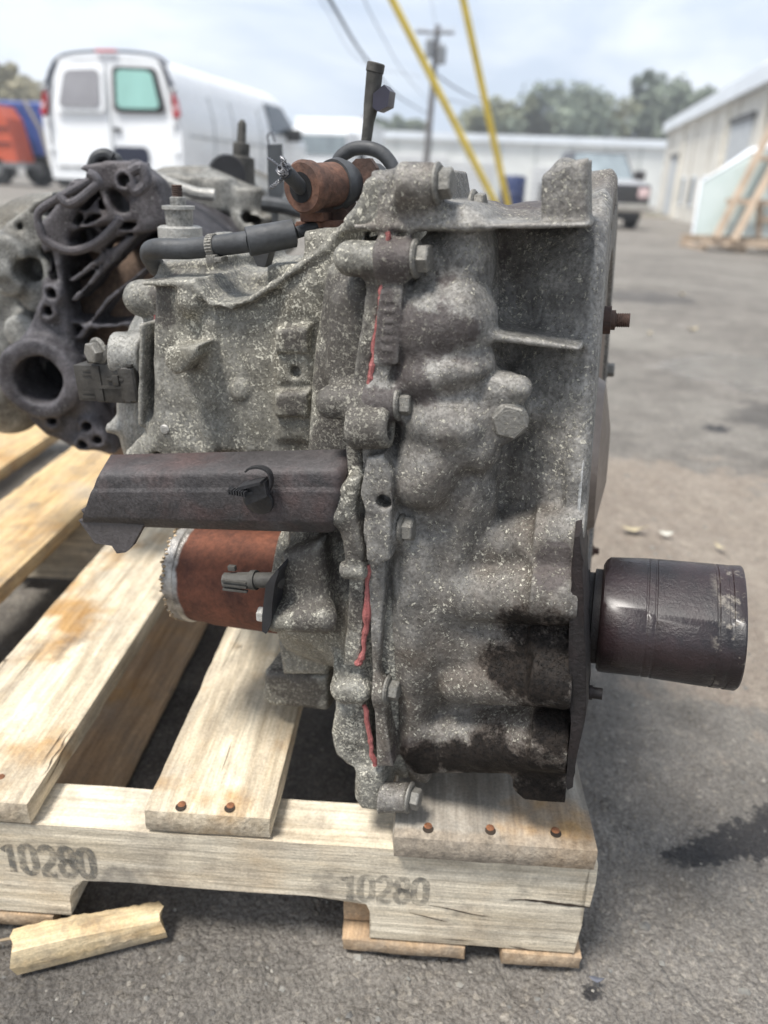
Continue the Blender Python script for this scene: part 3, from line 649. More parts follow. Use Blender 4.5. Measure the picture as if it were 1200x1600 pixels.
for y in (1.0, 1.75, 2.9): b = MB(); b.tube([(x * 1.004 + .002, y, z) for x, z in prof[5:]], .007, 6); b.build('panel_seam', bpy.data.materials['grey_gap'], van)
b = MB(); b.tube([(1.008, .2, 1.0), (1.01, 3.9, .98)], .010, 6); b.build('side_moulding', bpy.data.materials['grey_gap'], van)
b = MB(); b.prism([(.89, 3.35, 1.78), (.89, 4.2, 1.78), (.99, 4.82, 1.24), (.99, 3.35, 1.20)], (.025, 0, 0)); b.build('side_window', dark_glass, van)
b = MB(); b.box((.95, 4.2, 1.12), (1.25, 4.34, 1.36), .03); b.build('mirror', black_rubber, van)
b = MB(); b.prism([(-.8, 4.25, 1.9), (.8, 4.25, 1.9), (.95, 4.86, 1.30), (-.95, 4.86, 1.30)], (0, .03, .03)); b.build('windscreen', dark_glass, van)
for x, y in ((-.86, 1.15), (.86, 1.15), (-.86, 4.75), (.86, 4.75)): wheel(van, (x, y, .37))

b = MB(); b.box((.03, -.012, 1.02), (.13, .03, 1.07), .01); b.build('handle', black_rubber, van)
for s_ in (-1, 1):
    for z in (.75, 1.12, 1.6): b = MB(); b.box((s_ * .90 - .03, yr(z) - .02, z), (s_ * .90 + .03, yr(z) + .01, z + .05), .008); b.build('hinge', car_white, van)
for ch in van.children_recursive:                       # low-roof body
    for v in ch.data.vertices:
        if v.co.z > 1.2 and not ch.name.startswith(('wheel', 'rim')): v.co.z = 1.2 + (v.co.z - 1.2) * .86
def pickup(label, px, base, D, paint, grille_mat, hood_mat, roof=1.9, cat='pickup truck', name='pickup_truck', width=2.0, rz=0):
    x = at_y(px, 280, D).x; z = at_y(px, base, D).z; e = empty(name, label, cat, (x, D, z), rz); h = width / 2
    b = MB(); b.box((-h, .05, .45), (h, 5.4, 1.08), .07, 3); b.box((-h * .97, .0, .62), (h * .97, .4, 1.12), .06, 3); b.build('body', paint, e, angle=50)
    b = MB(); b.poly([(-h * .95, .1, 1.12), (h * .95, .1, 1.12), (h * .95, 1.35, 1.24), (-h * .95, 1.35, 1.24), (-h * .9, .1, 1.05), (h * .9, .1, 1.05), (h * .9, 1.35, 1.05), (-h * .9, 1.35, 1.05)], [(0, 1, 2, 3), (4, 5, 1, 0), (5, 6, 2, 1), (7, 4, 0, 3)]); b.build('bonnet', hood_mat, e)
    b = MB(); A = [(-h * .93, 1.3, 1.15), (h * .93, 1.3, 1.15), (h * .93, 3.6, 1.15), (-h * .93, 3.6, 1.15)]; B_ = [(-h * .72, 1.95, roof), (h * .72, 1.95, roof), (h * .72, 3.3, roof), (-h * .72, 3.3, roof)]
    b.poly(A + B_, [(0, 1, 5, 4), (1, 2, 6, 5), (2, 3, 7, 6), (3, 0, 4, 7), (4, 5, 6, 7), (3, 2, 1, 0)]); b.build('cab', paint, e, smooth=False)
    b = MB(); k = roof - 1.15; b.prism([(-h * .84, 1.36, 1.22), (h * .84, 1.36, 1.22), (h * .68, 1.36 + .53, 1.15 + k * .92), (-h * .68, 1.36 + .53, 1.15 + k * .92)], (0, -.03, .02)); b.build('windscreen', pale_glass, e, smooth=False)
    b = MB(); b.box((-h * .62, -.04, .72), (h * .62, .03, 1.06), .02); g = b.build('grille', grille_mat, e)
    for q in range(4): b = MB(); b.box((-h * .6, -.06, .77 + q * .075), (h * .6, -.042, .79 + q * .075)); b.build('bar', bpy.data.materials['dark_header'], g, smooth=False)
    for s in (-1, 1):
        b = MB(); b.box((min(s * h * .66, s * h * .94), -.03, .80), (max(s * h * .66, s * h * .94), .04, 1.04), .02); b.build('headlight', lens_clear, e)
        b = MB(); b.box((min(s * h * .95, s * h * 1.24), 1.55, 1.22), (max(s * h * .95, s * h * 1.24), 1.7, 1.46), .03); b.build('mirror', paint, e)
        for y in (.95, 4.4): wheel(e, (s * h * .84, y, .38), .38, .26)
    b = MB(); b.box((-h * .97, -.12, .46), (h * .97, .06, .68), .03); b.build('bumper', chrome, e)
    b = MB(); b.box((-h * .8, -.05, .28), (h * .8, .1, .45), .02); b.build('air_dam', black_rubber, e); return e
charcoal = plain('charcoal_paint', (.035, .03, .034), .3); dred = plain('dark_red_paint', (.07, .022, .028), .3); silver = plain('silver_paint', (.45, .45, .46), .35, .2)
pickup('dark pickup truck with chrome bumper parked facing us before the tan warehouse', 960, 360, 21.5, charcoal, plain('dark_grille', (.03, .03, .035), .4), silver)
pickup('white pickup truck with green windscreen parked behind the van nose', 530, 276, 30, car_white, plain('light_grille', (.35, .36, .37), .4), car_white, 1.8)
# white box truck behind the van's nose
D = 24; x = at_y(497, 270, D).x; e = empty('box_truck', 'white truck cab showing between the van mirror and the shift lever', 'truck', (x, D, gz(x, D)), R(-6))
lb(e, 'cab', (-1.0, 0, .5), (.95, 1.8, 2.1), car_white, .12); lb(e, 'cargo_box', (-1.1, 1.9, .8), (1.1, 6.5, 2.45), car_white, .03); lb(e, 'windscreen', (-.85, -.03, 1.4), (.8, -.001, 1.9), pale_glass); lb(e, 'bumper', (-1.0, -.15, .4), (1.0, -.002, .7), black_rubber)
for s in (-1, 1): wheel(e, (s * .85, .8, .42), .42); wheel(e, (s * .85, 5, .42), .42); lb(e, 'mirror', (s * 1.2 - .09, .3, 1.2), (s * 1.2 + .09, .38, 1.75), black_rubber)
# blue truck and orange skip far left
D = 22; x = at_y(48, 255, D).x; blue = plain('blue_truck_paint', (.035, .08, .30), .5, 0, .25, 1.5); orange = plain('orange_red_paint', (.55, .10, .045), .6, 0, .12, 1.2); frame_m = plain('rusty_chassis', (.10, .06, .045), .8, 0, .4, 3)
e = empty('tipper_truck', 'blue truck with a high box body parked behind the orange van', 'truck', (x, D + .6, gz(x, D)))
lb(e, 'box_body', (-4.2, 0, .75), (.75, 2.4, 2.05), blue, .04); lb(e, 'chassis', (-4.2, .2, .45), (.75, 2.2, .745), frame_m)
for q in (-3.2, -1.6, -.1, .6): wheel(e, (q, .2, .38), .38, .28, (0, 1, 0))
for q in (-3.0, -1.8, -.6, .3): lb(e, 'side_rib', (q - .04, -.06, .8), (q + .04, -.003, 2.0), blue)
b = MB(); b.tube([(-.18, -.08, 2.08), (.15, -.08, 1.4), (.32, -.08, .5)], .045, 6); b.build('strap', plain('tan_strap', (.38, .35, .28), .8), e)
x = at_y(8, 255, D).x; e = empty('orange_van', 'orange red van body at the left edge of the yard', 'van', (x, D - .6, gz(x, D)))
b = MB(); b.prism([(-3, 0, .55), (.62, 0, .55), (.45, 0, 1.55), (.25, 0, 1.85), (-3, 0, 1.9)], (0, 1.0, 0)); b.build('body', orange, e, smooth=False)
for z in (.95, 1.3): lb(e, 'side_band', (-3, -.03, z), (.5, -.002, z + .05), dred)
lb(e, 'bumper', (.2, -.08, .42), (.85, .9, .545), rim)
for q in (-2.0, .05): wheel(e, (q, .12, .34), .34, .24, (0, 1, 0))
# blue drum near the tubes
D = 15; g_ = at_y(801, 300, D); z_ = gz(g_.x, D); b = MB(); b.lathe((g_.x, D, z_), (g_.x, D, z_ + 1), [(0, .20), (.03, .22), (.3, .22), (.32, .235), (.34, .22), (.62, .22), (.64, .235), (.66, .22), (.9, .22), (.93, .20)], 28)
o = b.build('drum', plain('navy_drum_paint', (.03, .045, .12), .45)); tag(o, 'dark blue drum standing between the feet of the yellow tubes and the pickup', 'drum')
# rack of glass sheets at the right
D = 12.6; pine = plain('raw_pine', (.46, .36, .27), .8, 0, .2, 3)
def W3(px, py, y): return at_y(px, py, y)
g0 = W3(1085, 378, D); gzv = gz(g0.x + .7, D)
e = empty('glass_rack', 'wooden A-frame rack leaning beside the tan warehouse', 'rack', (g0.x, D, gzv)); o0 = Vector((g0.x, D, gzv))
def beam(name, p, q, w_=.05, par=e, off=o0): b = MB(); b.tube([p - off, q - off], w_, 4); return b.build(name, pine, par, smooth=False)
zb_ = gzv + .02
for x0, x1 in ((1098, 1262),): 
    a_, c_ = W3(x0, 372, D - .1), W3(x1, 372, D - .1); a_.z = c_.z = gzv + .14; beam('base_board', a_, c_, .08); a2 = a_ + Vector((0, .9, 0)); c2 = c_ + Vector((0, .9, 0)); beam('base_board', a2, c2, .07)
for px in (1102, 1165, 1230): p = W3(px, 378, D - .1); p.z = gzv + .05; beam('skid', p, p + Vector((0, 1.0, 0)), .06)
beam('upright', W3(1118, 372, D - .18), W3(1214, 184, D + .35), .065); beam('upright', W3(1146, 376, D - .25), W3(1246, 190, D + .3), .065)
beam('crossbar', W3(1136, 314, D), W3(1262, 320, D), .055); beam('crossbar', W3(1176, 248, D + .2), W3(1262, 246, D + .2), .05); beam('post', W3(1184, 372, D + .1), W3(1188, 316, D + .1), .05); beam('crossbar', W3(1184, 342, D + .05), W3(1250, 344, D + .05), .05)
tg = NT('stacked_glass'); tg.done(tg.ramp(tg.noise(1.5, 4), (.3, (.50, .58, .56)), (.7, (.62, .68, .66))), .12, 0, Alpha=.86); gl = tg.mat
for k in range(4):
    yy = D + .32 + k * .05; P = [W3(1081 + k * 3, 374, yy - .25), W3(1096 + k * 3, 284 - k, yy), W3(1172, 240 - k * 2, yy + .15), W3(1262, 214 - k * 2, yy + .2), W3(1262, 372, yy - .25)]
    for p in P: p.z = max(p.z, gzv + .235)
    P = [p - Vector((P[0].x, P[0].y, 0)) * 0 for p in P]; c0 = P[0].copy(); b = MB(); b.prism([p - c0 for p in P], (0, .012, 0)); o = b.build('glass_sheet', gl, smooth=False); o.location = c0
    tag(o, ['front sheet of greenish glass leaning on the wooden rack', 'second sheet from the front of the leaning glass stack', 'third sheet from the front of the leaning glass stack', 'rearmost sheet of the leaning glass stack'][k], 'glass sheet', 'glass sheets on the rack')
    b = MB(); b.tube([P[0] - c0, P[1] - c0, P[2] - c0, P[3] - c0], .022, 5); b.build('edge_strip', fascia, o)
# ------------------------------------------------------------------ pallet
A_ = at_z(0, 1284, .105); B_ = at_z(937, 1350, .105); sdx = (B_ - A_).normalized(); bdx = Vector((-sdx.y, sdx.x, 0))
pal = empty('pallet', 'pale wooden pallet stamped 10280 twice, carrying the two gearboxes', 'pallet', (B_.x, B_.y, 0)); pal.rotation_euler.z = math.atan2(sdx.y, sdx.x)
PI_ = (Matrix.Translation((B_.x, B_.y, 0)) @ Matrix.Rotation(pal.rotation_euler.z, 4, 'Z')).inverted()
def pl(px, py, z): return PI_ @ at_z(px, py, z)
fresh = wood('fresh_pine', (.50, .42, .30), (.78, .70, .56), 0, .4); weathered = wood('weathered_board', (.38, .295, .19), (.80, .70, .53), 1, 1.15); greyb = wood('grey_board', (.22, .20, .17), (.42, .385, .33), 1); tanb = wood('tan_board', (.42, .28, .13), (.66, .49, .28), 1); brownb = wood('brown_board', (.32, .21, .12), (.5, .36, .23), 1, 1, 0.0)
def plank(name, x0, x1, y0, y1, z0, z1, mat, ax=1, parent=pal, wob=.0012, chips=True):
    """a sawn board with slightly uneven faces and worn ends"""
    nx_, ny_, nz_ = (max(2, int((x1 - x0) / .012)), max(2, int((y1 - y0) / .012)), 3); b = MB(); sd = random.uniform(0, 50)
    nx_ = min(nx_, 70); ny_ = min(ny_, 90); g = {}
    def P(i, j, k):
        if (i, j, k) in g: return g[i, j, k]
        x, y, z = x0 + (x1 - x0) * i / nx_, y0 + (y1 - y0) * j / ny_, z0 + (z1 - z0) * k / nz_
        ex = .0012 if i in (0, nx_) else 0; e2 = (i in (0, nx_)) + (j in (0, ny_)) + (k in (0, nz_)) >= 2
        w1 = float(vnoise(np.array(x * 25 + sd), np.array(y * 25 + sd), np.array(z * 60))); w2 = float(vnoise(np.array(x * 90 + sd), np.array(y * 90), np.array(z * 90 + sd)))
        c = Vector((x, y, z)); cen = Vector(((x0 + x1) / 2, (y0 + y1) / 2, (z0 + z1) / 2)); d = Vector(((1 if i == nx_ else -1 if i == 0 else 0), (1 if j == ny_ else -1 if j == 0 else 0), (1 if k == nz_ else -1 if k == 0 else 0)))
        c -= d * ((.0014 if e2 else 0) + wob * (.5 + .5 * w1) * (.6 if k in (0, nz_) else 1) + (abs(w2) * .0010 if e2 else 0))
        if k in (0, nz_) and w1 * 0 == 0: pass
        g[i, j, k] = b.bm.verts.new(c); return g[i, j, k]
    for k in (0, nz_):
        for i in range(nx_):
            for j in range(ny_): b.bm.faces.new((P(i, j, k), P(i + 1, j, k), P(i + 1, j + 1, k), P(i, j + 1, k)))
    for i in (0, nx_):
        for j in range(ny_):
            for k in range(nz_): b.bm.faces.new((P(i, j, k), P(i, j + 1, k), P(i, j + 1, k + 1), P(i, j, k + 1)))
    for j in (0, ny_):
        for i in range(nx_):
            for k in range(nz_): b.bm.faces.new((P(i, j, k), P(i + 1, j, k), P(i + 1, j, k + 1), P(i, j, k + 1)))
    return b.build(name, mat, parent, angle=50)
SW = .040; PLn = 1.07; zt_ = .127
xr_, xl_ = 0.0, -1.22
# notched stringers
n0, n1 = pl(80, 1400, .06).x, pl(576, 1450, .05).x
def stringer(y0, mat):
    b = MB(); pts = [(xl_, .016), (n0 - .25 - .23, .016), (n0 - .235 - .23, .05), (n0 - .23 - .20, .056)] if False else [(xl_, .016)]
    wd = n1 - n0
    def notch(a, c):
        r = .014; return [(a, .016), (a + .001, .034), (a + .004, .045), (a + .013, .053), ] + [(a + (c - a) * q, .054 + .0006 * math.sin(q * 9)) for q in (.2, .4, .6, .8)] + [(c - .010, .0535), (c - .003, .050), (c - .0005, .043), (c + .001, .03), (c, .016)]
    pts = [(xl_, .016)] + notch(n0 - wd - .30, n0 - .30) + notch(n0, n1) + [(-.006, .016), (-.004, .045), (-.009, .062), (-.001, .064), (0.0, .088), (-.001, .1045)] + [(xr_ - .006 - q * .05, .1048 + .0005 * math.sin(q * 3)) for q in range(0, 24)] + [(xl_, .105)]
    b.prism([(x, y0, z) for x, z in pts], (0, SW, 0)); bmesh.ops.triangulate(b.bm, faces=[f for f in b.bm.faces if len(f.verts) > 4])
    return b.build('stringer', mat, pal, smooth=False)
xb0 = pl(528, 1450, .035).x; plank('spacer_block', xb0, xb0 + .07, .010, SW, .0158, .0525, brownb); s1 = stringer(0, fresh); stringer(.50, fresh); stringer(1.03, fresh)
# split along the grain at the right end of the front stringer
def fpt(px, py, off=.0):
    """point on the stringer's front face"""
    d = (PI_.to_3x3() @ ray(px, py)); c = PI_ @ CAM; return c + d * ((-off - c.y) / d.y)
dkc = plain('split_shadow_wood', (.035, .024, .016), .95)
for pts, wd in (([(795, 1405), (830, 1406), (870, 1411), (905, 1415), (926, 1418)], .0016), ([(664, 1412), (705, 1420), (740, 1428), (770, 1432)], .0007), ([(640, 1425), (700, 1440)], .0006), ([(795, 1477), (835, 1485)], .0006), ([(690, 1466), (740, 1470)], .0005)):
    b = MB(); P = smooth_path([fpt(x, y) for x, y in pts], 6); n_ = len(P)
    vs = [p + Vector((0, -.0006, wd * math.sin(math.pi * min(1, (i + .6) / n_)) * random.uniform(.6, 1.1))) for i, p in enumerate(P)] + [p + Vector((0, -.0006, -wd * math.sin(math.pi * min(1, (i + .6) / n_)) * random.uniform(.4, 1))) for i, p in reversed(list(enumerate(P)))]
    b.poly(vs, [list(range(len(vs)))]); b.build('split', dkc, s1, smooth=False)
xs_ = lambda a, y: pl(a, y, zt_).x
deck = [(xs_(612, 1306), xs_(936, 1313) , greyb, -.010), (xs_(216, 1272), xs_(424, 1286), weathered, -.002), (pl(70, 952, zt_).x, xs_(38, 1266), weathered, -.004)]
w3 = deck[2][0]; b4r = pl(60, 860, zt_).x; b4l = pl(35, 752, zt_).x
deck.append((b4l, b4r, tanb, .0)); deck.append((b4l - .17, b4l - .055, tanb, 0)); deck.append((b4l - .33, b4l - .22, weathered, 0))
print('DECK', [(round(a, 3), round(c, 3)) for a, c, *_ in deck], 'notch', round(n0, 3), round(n1, 3))
nailm = rusty('rusty_nail', (.08, .035, .02), (.30, .12, .05), bump=.0004, scale=3)
NAILS = {0: [(669, 1290), (766, 1293), (868, 1297)], 1: [(284, 1256), (360, 1258)]}
for i, (a, c, m_, y0) in enumerate(deck):
    o = plank('deck_board', a, c, y0, PLn, .1055, zt_, m_)
    for (nx_p, ny_p) in NAILS.get(i, [((a * .7 + c * .3), None), ((a * .3 + c * .7), None)]):
        if ny_p is None: p = Vector((nx_p, .02, zt_))
        else: p = pl(nx_p, ny_p, zt_)
        b = MB(); b.lathe((p.x, p.y, zt_ - .0003), (p.x, p.y, zt_ + 1), [(0, .0029), (.0004, .0027), (.0007, .0020), (.0008, .0008)], 16); b.build('nail', nailm, o)
        b = MB(); b.lathe((p.x, p.y - .0022, zt_ - .0006), (p.x, p.y - .0022, zt_ + 1), [(0, .0038), (.0004, .0037)], 18); b.build('nail_hole', dkc, o)
bot = [(pl(527, 1500, .014).x, pl(733, 1505, .014).x, brownb), (pl(783, 1510, .014).x, pl(917, 1515, .014).x, brownb), (pl(-160, 1430, .014).x, pl(76, 1452, .014).x, brownb), (-1.05, -.92, brownb)]
for i, (a, c, m_) in enumerate(bot): plank('bottom_board', a, c, -.003 if i != 1 else -.004, PLn, .0, .0155, m_)
# stamped numbers
ink_t = NT('worn_stamp_ink'); n_ = ink_t.noise(160, 4, .7); al = ink_t.m('MULTIPLY', ink_t.ramp(n_, (.34, .12), (.56, .92)), ink_t.ramp(ink_t.noise(30, 3), (.3, .55), (.6, 1.0))); ink_t.done((.14, .135, .12), .85, 0, Alpha=ink_t.m('MULTIPLY', al, .82))
ink2_t = NT('faded_stamp_ink'); n_ = ink2_t.noise(160, 4, .7); al = ink2_t.m('MULTIPLY', ink2_t.ramp(n_, (.34, .05), (.6, .7)), ink2_t.ramp(ink2_t.noise(30, 3), (.3, .45), (.6, .9))); ink2_t.done((.15, .145, .13), .85, 0, Alpha=al)
ink = ink_t.mat; ink2 = ink2_t.mat
def digits(s, p0, p1, h, mat, rot=0.0):
    """stamped condensed digits drawn as strokes on the stringer's face between two points"""
    E = lambda cx, cz, rx, rz, a0, a1, n=14: [(cx + rx * math.cos(a0 + (a1 - a0) * i / n), cz + rz * math.sin(a0 + (a1 - a0) * i / n)) for i in range(n + 1)]
    pi = math.pi
    G = {'1': [[(.10, .78), (.34, 1.0), (.34, 0)]], '0': [E(.28, .72, .20, .28, 0, pi) + E(.28, .28, .20, .28, pi, 2 * pi) + [(.48, .72)]],
         '2': [E(.28, .74, .20, .26, pi * .95, -.15 * pi) + [(.40, .46), (.12, .14), (.08, .0), (.50, .0)]],
         '8': [E(.28, .75, .18, .25, -pi / 2, 1.5 * pi, 20), E(.28, .26, .21, .26, -pi / 2, 1.5 * pi, 20)]}
    L_ = (p1 - p0).length; adv = L_ / len(s); wq = adv / .60; tk = .105 * h
    ex = (p1 - p0).normalized()
    for k, ch in enumerate(s):
        b = MB(); o0_ = p0 + ex * (adv * k)
        for stroke in G[ch]:
            Q = [(x * wq, z * h) for x, z in stroke]; rows = []
            for i, q in enumerate(Q):
                a_ = Vector(Q[max(i - 1, 0)]); c_ = Vector(Q[min(i + 1, len(Q) - 1)]); t_ = (c_ - a_).normalized(); n2 = Vector((-t_.y, t_.x)) * tk * random.uniform(.9, 1.1)
                rows.append([b.bm.verts.new(o0_ + ex * (q[0] + sg * n2.x) + Vector((0, -.0004, q[1] + sg * n2.y))) for sg in (-1, 1)])
            for j in range(len(rows) - 1):
                try: b.bm.faces.new((rows[j][0], rows[j + 1][0], rows[j + 1][1], rows[j][1]))
                except ValueError: pass
        me_ = b.build('stamped_digit', mat, s1, smooth=False)
digits('10280', fpt(6, 1361), fpt(155, 1371), fpt(80, 1322).z - fpt(80, 1366).z - .001, ink)
digits('10280', fpt(531, 1404), fpt(670, 1412), fpt(600, 1370).z - fpt(600, 1407).z, ink2)

# split offcut lying in front, with a twig
yel = wood('split_offcut_wood', (.44, .31, .16), (.76, .62, .40), 0)
def rot_xy(p, c, a): d = Vector(p) - Vector(c); return Vector(c) + Vector((d.x * math.cos(a) - d.y * math.sin(a), d.x * math.sin(a) + d.y * math.cos(a), d.z))
a0, a1 = at_z(26, 1524, .001), at_z(256, 1466, .001); dv = (a1 - a0).normalized(); nv = Vector((-dv.y, dv.x, 0)); Lc = (a1 - a0).length
b = MB(); rows = []; NN = 26
for i in range(NN + 1):
    t_ = i / NN; w_ = .024 - .003 * t_; h_ = .024 - .004 * t_ + .001 * math.sin(t_ * 5)
    q = lambda s: random.uniform(-s, s)
    sec = [(0, .000), (-.002 + q(.0008), h_ * .45), (.001, h_ * .93), (.006, h_ + q(.0005)), (w_ * .6, h_ * .96 + q(.0006)), (w_, h_ * .8 + q(.001)), (w_ + .002, .0)]
    rows.append([b.bm.verts.new(dv * (Lc * t_ + (q(.003) if i in (0, NN) else 0)) + nv * y + Vector((0, 0, z + .0))) for y, z in sec])
for j in range(NN):
    for k in range(6): b.bm.faces.new((rows[j][k], rows[j + 1][k], rows[j + 1][k + 1], rows[j][k + 1]))
    b.bm.faces.new((rows[j][6], rows[j + 1][6], rows[j + 1][0], rows[j][0]))
b.bm.faces.new(rows[0]); b.bm.faces.new(rows[-1]); rzc = math.atan2(dv.y, dv.x)
bmesh.ops.transform(b.bm, matrix=Matrix.Rotation(-rzc, 4, 'Z'), verts=b.bm.verts)
o = b.build('wood_offcut', yel, smooth=True, angle=28); o.location = a0; o.rotation_euler.z = rzc; tag(o, 'yellowish split block of wood lying on the asphalt before the pallet', 'wood block')
b = MB(); b.tube(smooth_path([at_z(-20, 1474, .004), at_z(20, 1466, .010), at_z(60, 1462, .012), at_z(105, 1468, .008), at_z(128, 1474, .003)], 5), .0011, 6, rs=None); p_ = at_z(60, 1462, .012)
for k in range(3): q = at_z(30 + 30 * k, 1464, .01); b.tube([q, q + Vector((.008, -.006, -.005)), q + Vector((.013, -.004, -.008))], .0007, 5)
tag(b.build('twig', plain('dry_stalk', (.22, .17, .11), .8)), 'thin dry stalk lying against the left end of the split wood block', 'twig')
# dead leaves and paper scraps on the asphalt
leafy = plain('dead_leaf', (.50, .42, .27), .7, 0, .25, 60)
def leaf(px, py, s, label, mat=leafy, cat='leaf', group='dead leaves on the asphalt', rz=0):
    p = at_z(px, py, 0); p.z = gz(p.x, p.y) + .003; b = MB(); a = []; n = 7
    up = [(-1, 0), (-.6, .35), (-.1, .45), (.4, .28), (1, .05)]; dn = [(.5, -.2), (0, -.42), (-.55, -.3)]
    vs = [(x * s, y * s, abs(x) * s * .35 + random.uniform(0, .15) * s) for x, y in up + dn] + [(0, 0, .02 * s)]
    b.poly(vs, [(i, (i + 1) % 8, 8) for i in range(8)]); o = b.build('leaf', mat, smooth=True); 
    md = o.modifiers.new('thickness', 'SOLIDIFY'); md.thickness = .0006
    o.location = p; o.rotation_euler = (random.uniform(-.2, .2), random.uniform(-.2, .2), rz); tag(o, label, cat, group)
leaf(992, 832, .022, 'larger curled pale leaf above the black shaft cup', rz=-.3)
leaf(1040, 838, .013, 'small whitish scrap right of the curled leaf', plain('pale_scrap', (.62, .60, .52), .8), 'scrap', None)
leaf(1082, 517, .03, 'tan leaf far back on the right of the dark studs', rz=.4)
leaf(1014, 523, .02, 'small tan leaf just right of the flange, beside the blue-grey puddle', rz=1)
leaf(1065, 462, .03, 'faint orange leaf beyond the puddle', rz=1)
leaf(1122, 858, .012, 'tiny pale leaf right of the whitish scrap', rz=2)
leaf(930, 1537, .006, 'small grey flake at the right foot of the pallet', plain('grey_flake', (.13, .135, .16), .6), 'flake', None)
# ------------------------------------------------------------------ the gearbox in front (own axes: u along its shaft, v away from the viewer, w up)
gearbox = empty('transmission', 'grey salt-speckled cast gearbox with red sealant seams standing at the front edge of the pallet', 'gearbox')
TM = Matrix.Translation((0, .40, .137)) @ Matrix.Rotation(R(-16), 4, 'Z') @ Matrix.Rotation(R(-4), 4, 'Y')
gearbox.matrix_world = TM
TI = TM.inverted(); CL = TI @ CAM; TR = TI.to_3x3()
def L3(px, py, v):
    """where a sight line meets the plane at depth v of the gearbox"""
    d = TR @ ray(px, py); return CL + d * ((v - CL.y) / d.y)
def Lu(px, py, u):
    d = TR @ ray(px, py); return CL + d * ((u - CL.x) / d.x)
def UW(pts, v): return [(L3(x, y, v).x, L3(x, y, v).z) for x, y in pts]
def mm(n, px, py, v):                                   # n photo pixels there, in metres
    p = TM @ L3(px, py, v); return n * (p - CAM).dot(F_) / FPX

alloy_bell = cast('cast_alloy_bell', (.125, .120, .112), (.325, .312, .290), .75, (.60, .57, .48), tint=(.115, .094, .075), patch=13,
    stain=((.070, .058, .056), [(L3(690, 500, .015), .022), (L3(725, 560, .02), .018), (L3(650, 520, .0), .02), (L3(660, 590, .01), .016), (L3(590, 500, .0), .016), (L3(590, 640, .0), .014), (L3(620, 400, .0), .012), (L3(860, 885, .0), .012), (L3(800, 380, .10), .03), (L3(640, 1190, .0), .015)]),
    oil=[(L3(845, 1030, -.005), .027), (L3(790, 1040, 0), .013), (L3(880, 1120, .0), .022), (L3(720, 1190, .01), .016), (L3(780, 1185, .01), .02), (L3(850, 1195, .01), .026), (L3(660, 1190, .01), .012), (L3(875, 985, .0), .012), (L3(850, 1240, .02), .03), (L3(900, 1000, .0), .014)])
alloy_case = cast('cast_alloy_case', (.138, .133, .118), (.335, .325, .292), 1.15, (.64, .61, .51), tint=(.165, .150, .115), patch=9,
    stain=((.066, .058, .052), [(L3(525, 480, .01), .026), (L3(525, 570, .01), .030), (L3(515, 660, .0), .028), (L3(500, 720, .01), .024), (L3(570, 670, -.01), .016), (L3(500, 850, .0), .024), (L3(480, 910, .0), .026), (L3(500, 970, .0), .022), (L3(545, 830, .0), .018), (L3(545, 950, .0), .014), (L3(450, 520, .04), .012), (L3(450, 620, .04), .012), (L3(270, 470, .07), .018), (L3(292, 568, .05), .008), (L3(470, 1070, .07), .02)]))
alloy_cover = cast('cast_alloy_cover', (.19, .187, .172), (.36, .35, .325), .7, (.6, .58, .5), patch=8)
bolt_mat = cast('bolt_steel', (.11, .107, .098), (.22, .21, .19), .5, (.45, .42, .34), patch=60, metal=.5)
red_seal = rusty('red_sealant', (.24, .06, .055), (.42, .15, .14), bump=.0008, scale=4, rough=.5)
black_paint = cast('black_steel', (.036, .033, .034), (.075, .068, .068), -.6, (.2, .12, .09), tint=(.085, .045, .040), patch=18, metal=.1)
black_plastic = plain('black_plastic', (.022, .022, .024), .45, 0, .3, 60, .0003, 400)
grey_plastic = plain('dusty_black_plastic', (.055, .052, .046), .7, 0, .45, 70, .0005, 300)
rubber = plain('weathered_rubber_hose', (.045, .047, .05), .62, 0, .4, 50, .0004, 260)
rust = rusty('rust_brown', (.050, .030, .024), (.155, .075, .048), bump=.0008)
rust_dark = rusty('rust_dark', (.038, .026, .022), (.10, .055, .04), bump=.0008)
bare_steel = cast('bare_cut_steel', (.22, .215, .2), (.42, .41, .385), .3, (.6, .58, .5), patch=30, metal=.55)
greasy = cast('greasy_black_steel', (.007, .006, .006), (.020, .016, .016), -.8, (.1, .07, .06), tint=(.022, .013, .012), patch=16, metal=.0)

machined = cast('machined_alloy', (.24, .24, .235), (.42, .42, .41), .1, (.5, .5, .46), patch=20, metal=.7)

AX = (.0745, L3(1045, 975, .0745).z)                   # v, w of the output shaft
BC = (.195, .205)                                       # v, w of the crankshaft line in the bell
uF = L3(918, 600, .02).x                                # machined face of the bell
uS = L3(600, 600, .0).x                                 # the seam

# --- bell housing
f = Field((uS - .015, -.022, -.022), (uF + .004, .40, .43), .0013)
f.cyl((uS + .0, BC[0], BC[1]), (uF, BC[0], BC[1]), .135, .170, .004, .0)
for gi in range(7):                                     # the wall flares out towards the rim
    u_i = L3(752, 600, .04).x + (uF - L3(752, 600, .04).x) * (gi / 6) ** 1.0 * .96
    if gi: f.prism([(.056, .08), (.052, .20), (.056, .28), (.070, .33), (.105, .352), (.20, .362), (.3, .34), (.33, .25), (.33, .12), (.25, .05), (.10, .05)], 0, u_i, uF - .001, .004, .012, grow=.004 + .0042 * gi)
f.prism([(.052, .10), (.048, .20), (.052, .27), (.066, .325), (.105, .352), (.20, .360), (.3, .34), (.33, .25), (.33, .12), (.25, .05), (.10, .05)], 0, uS + .01, uF, .006, .006)
f.cyl((uF - .007, BC[0], BC[1]), (uF, BC[0], BC[1]), .176, rd=.001, k=.006)
f.prism(UW([(700, 352), (920, 352), (920, 560), (700, 560)], .12), 1, .066, .2, .004, .020)
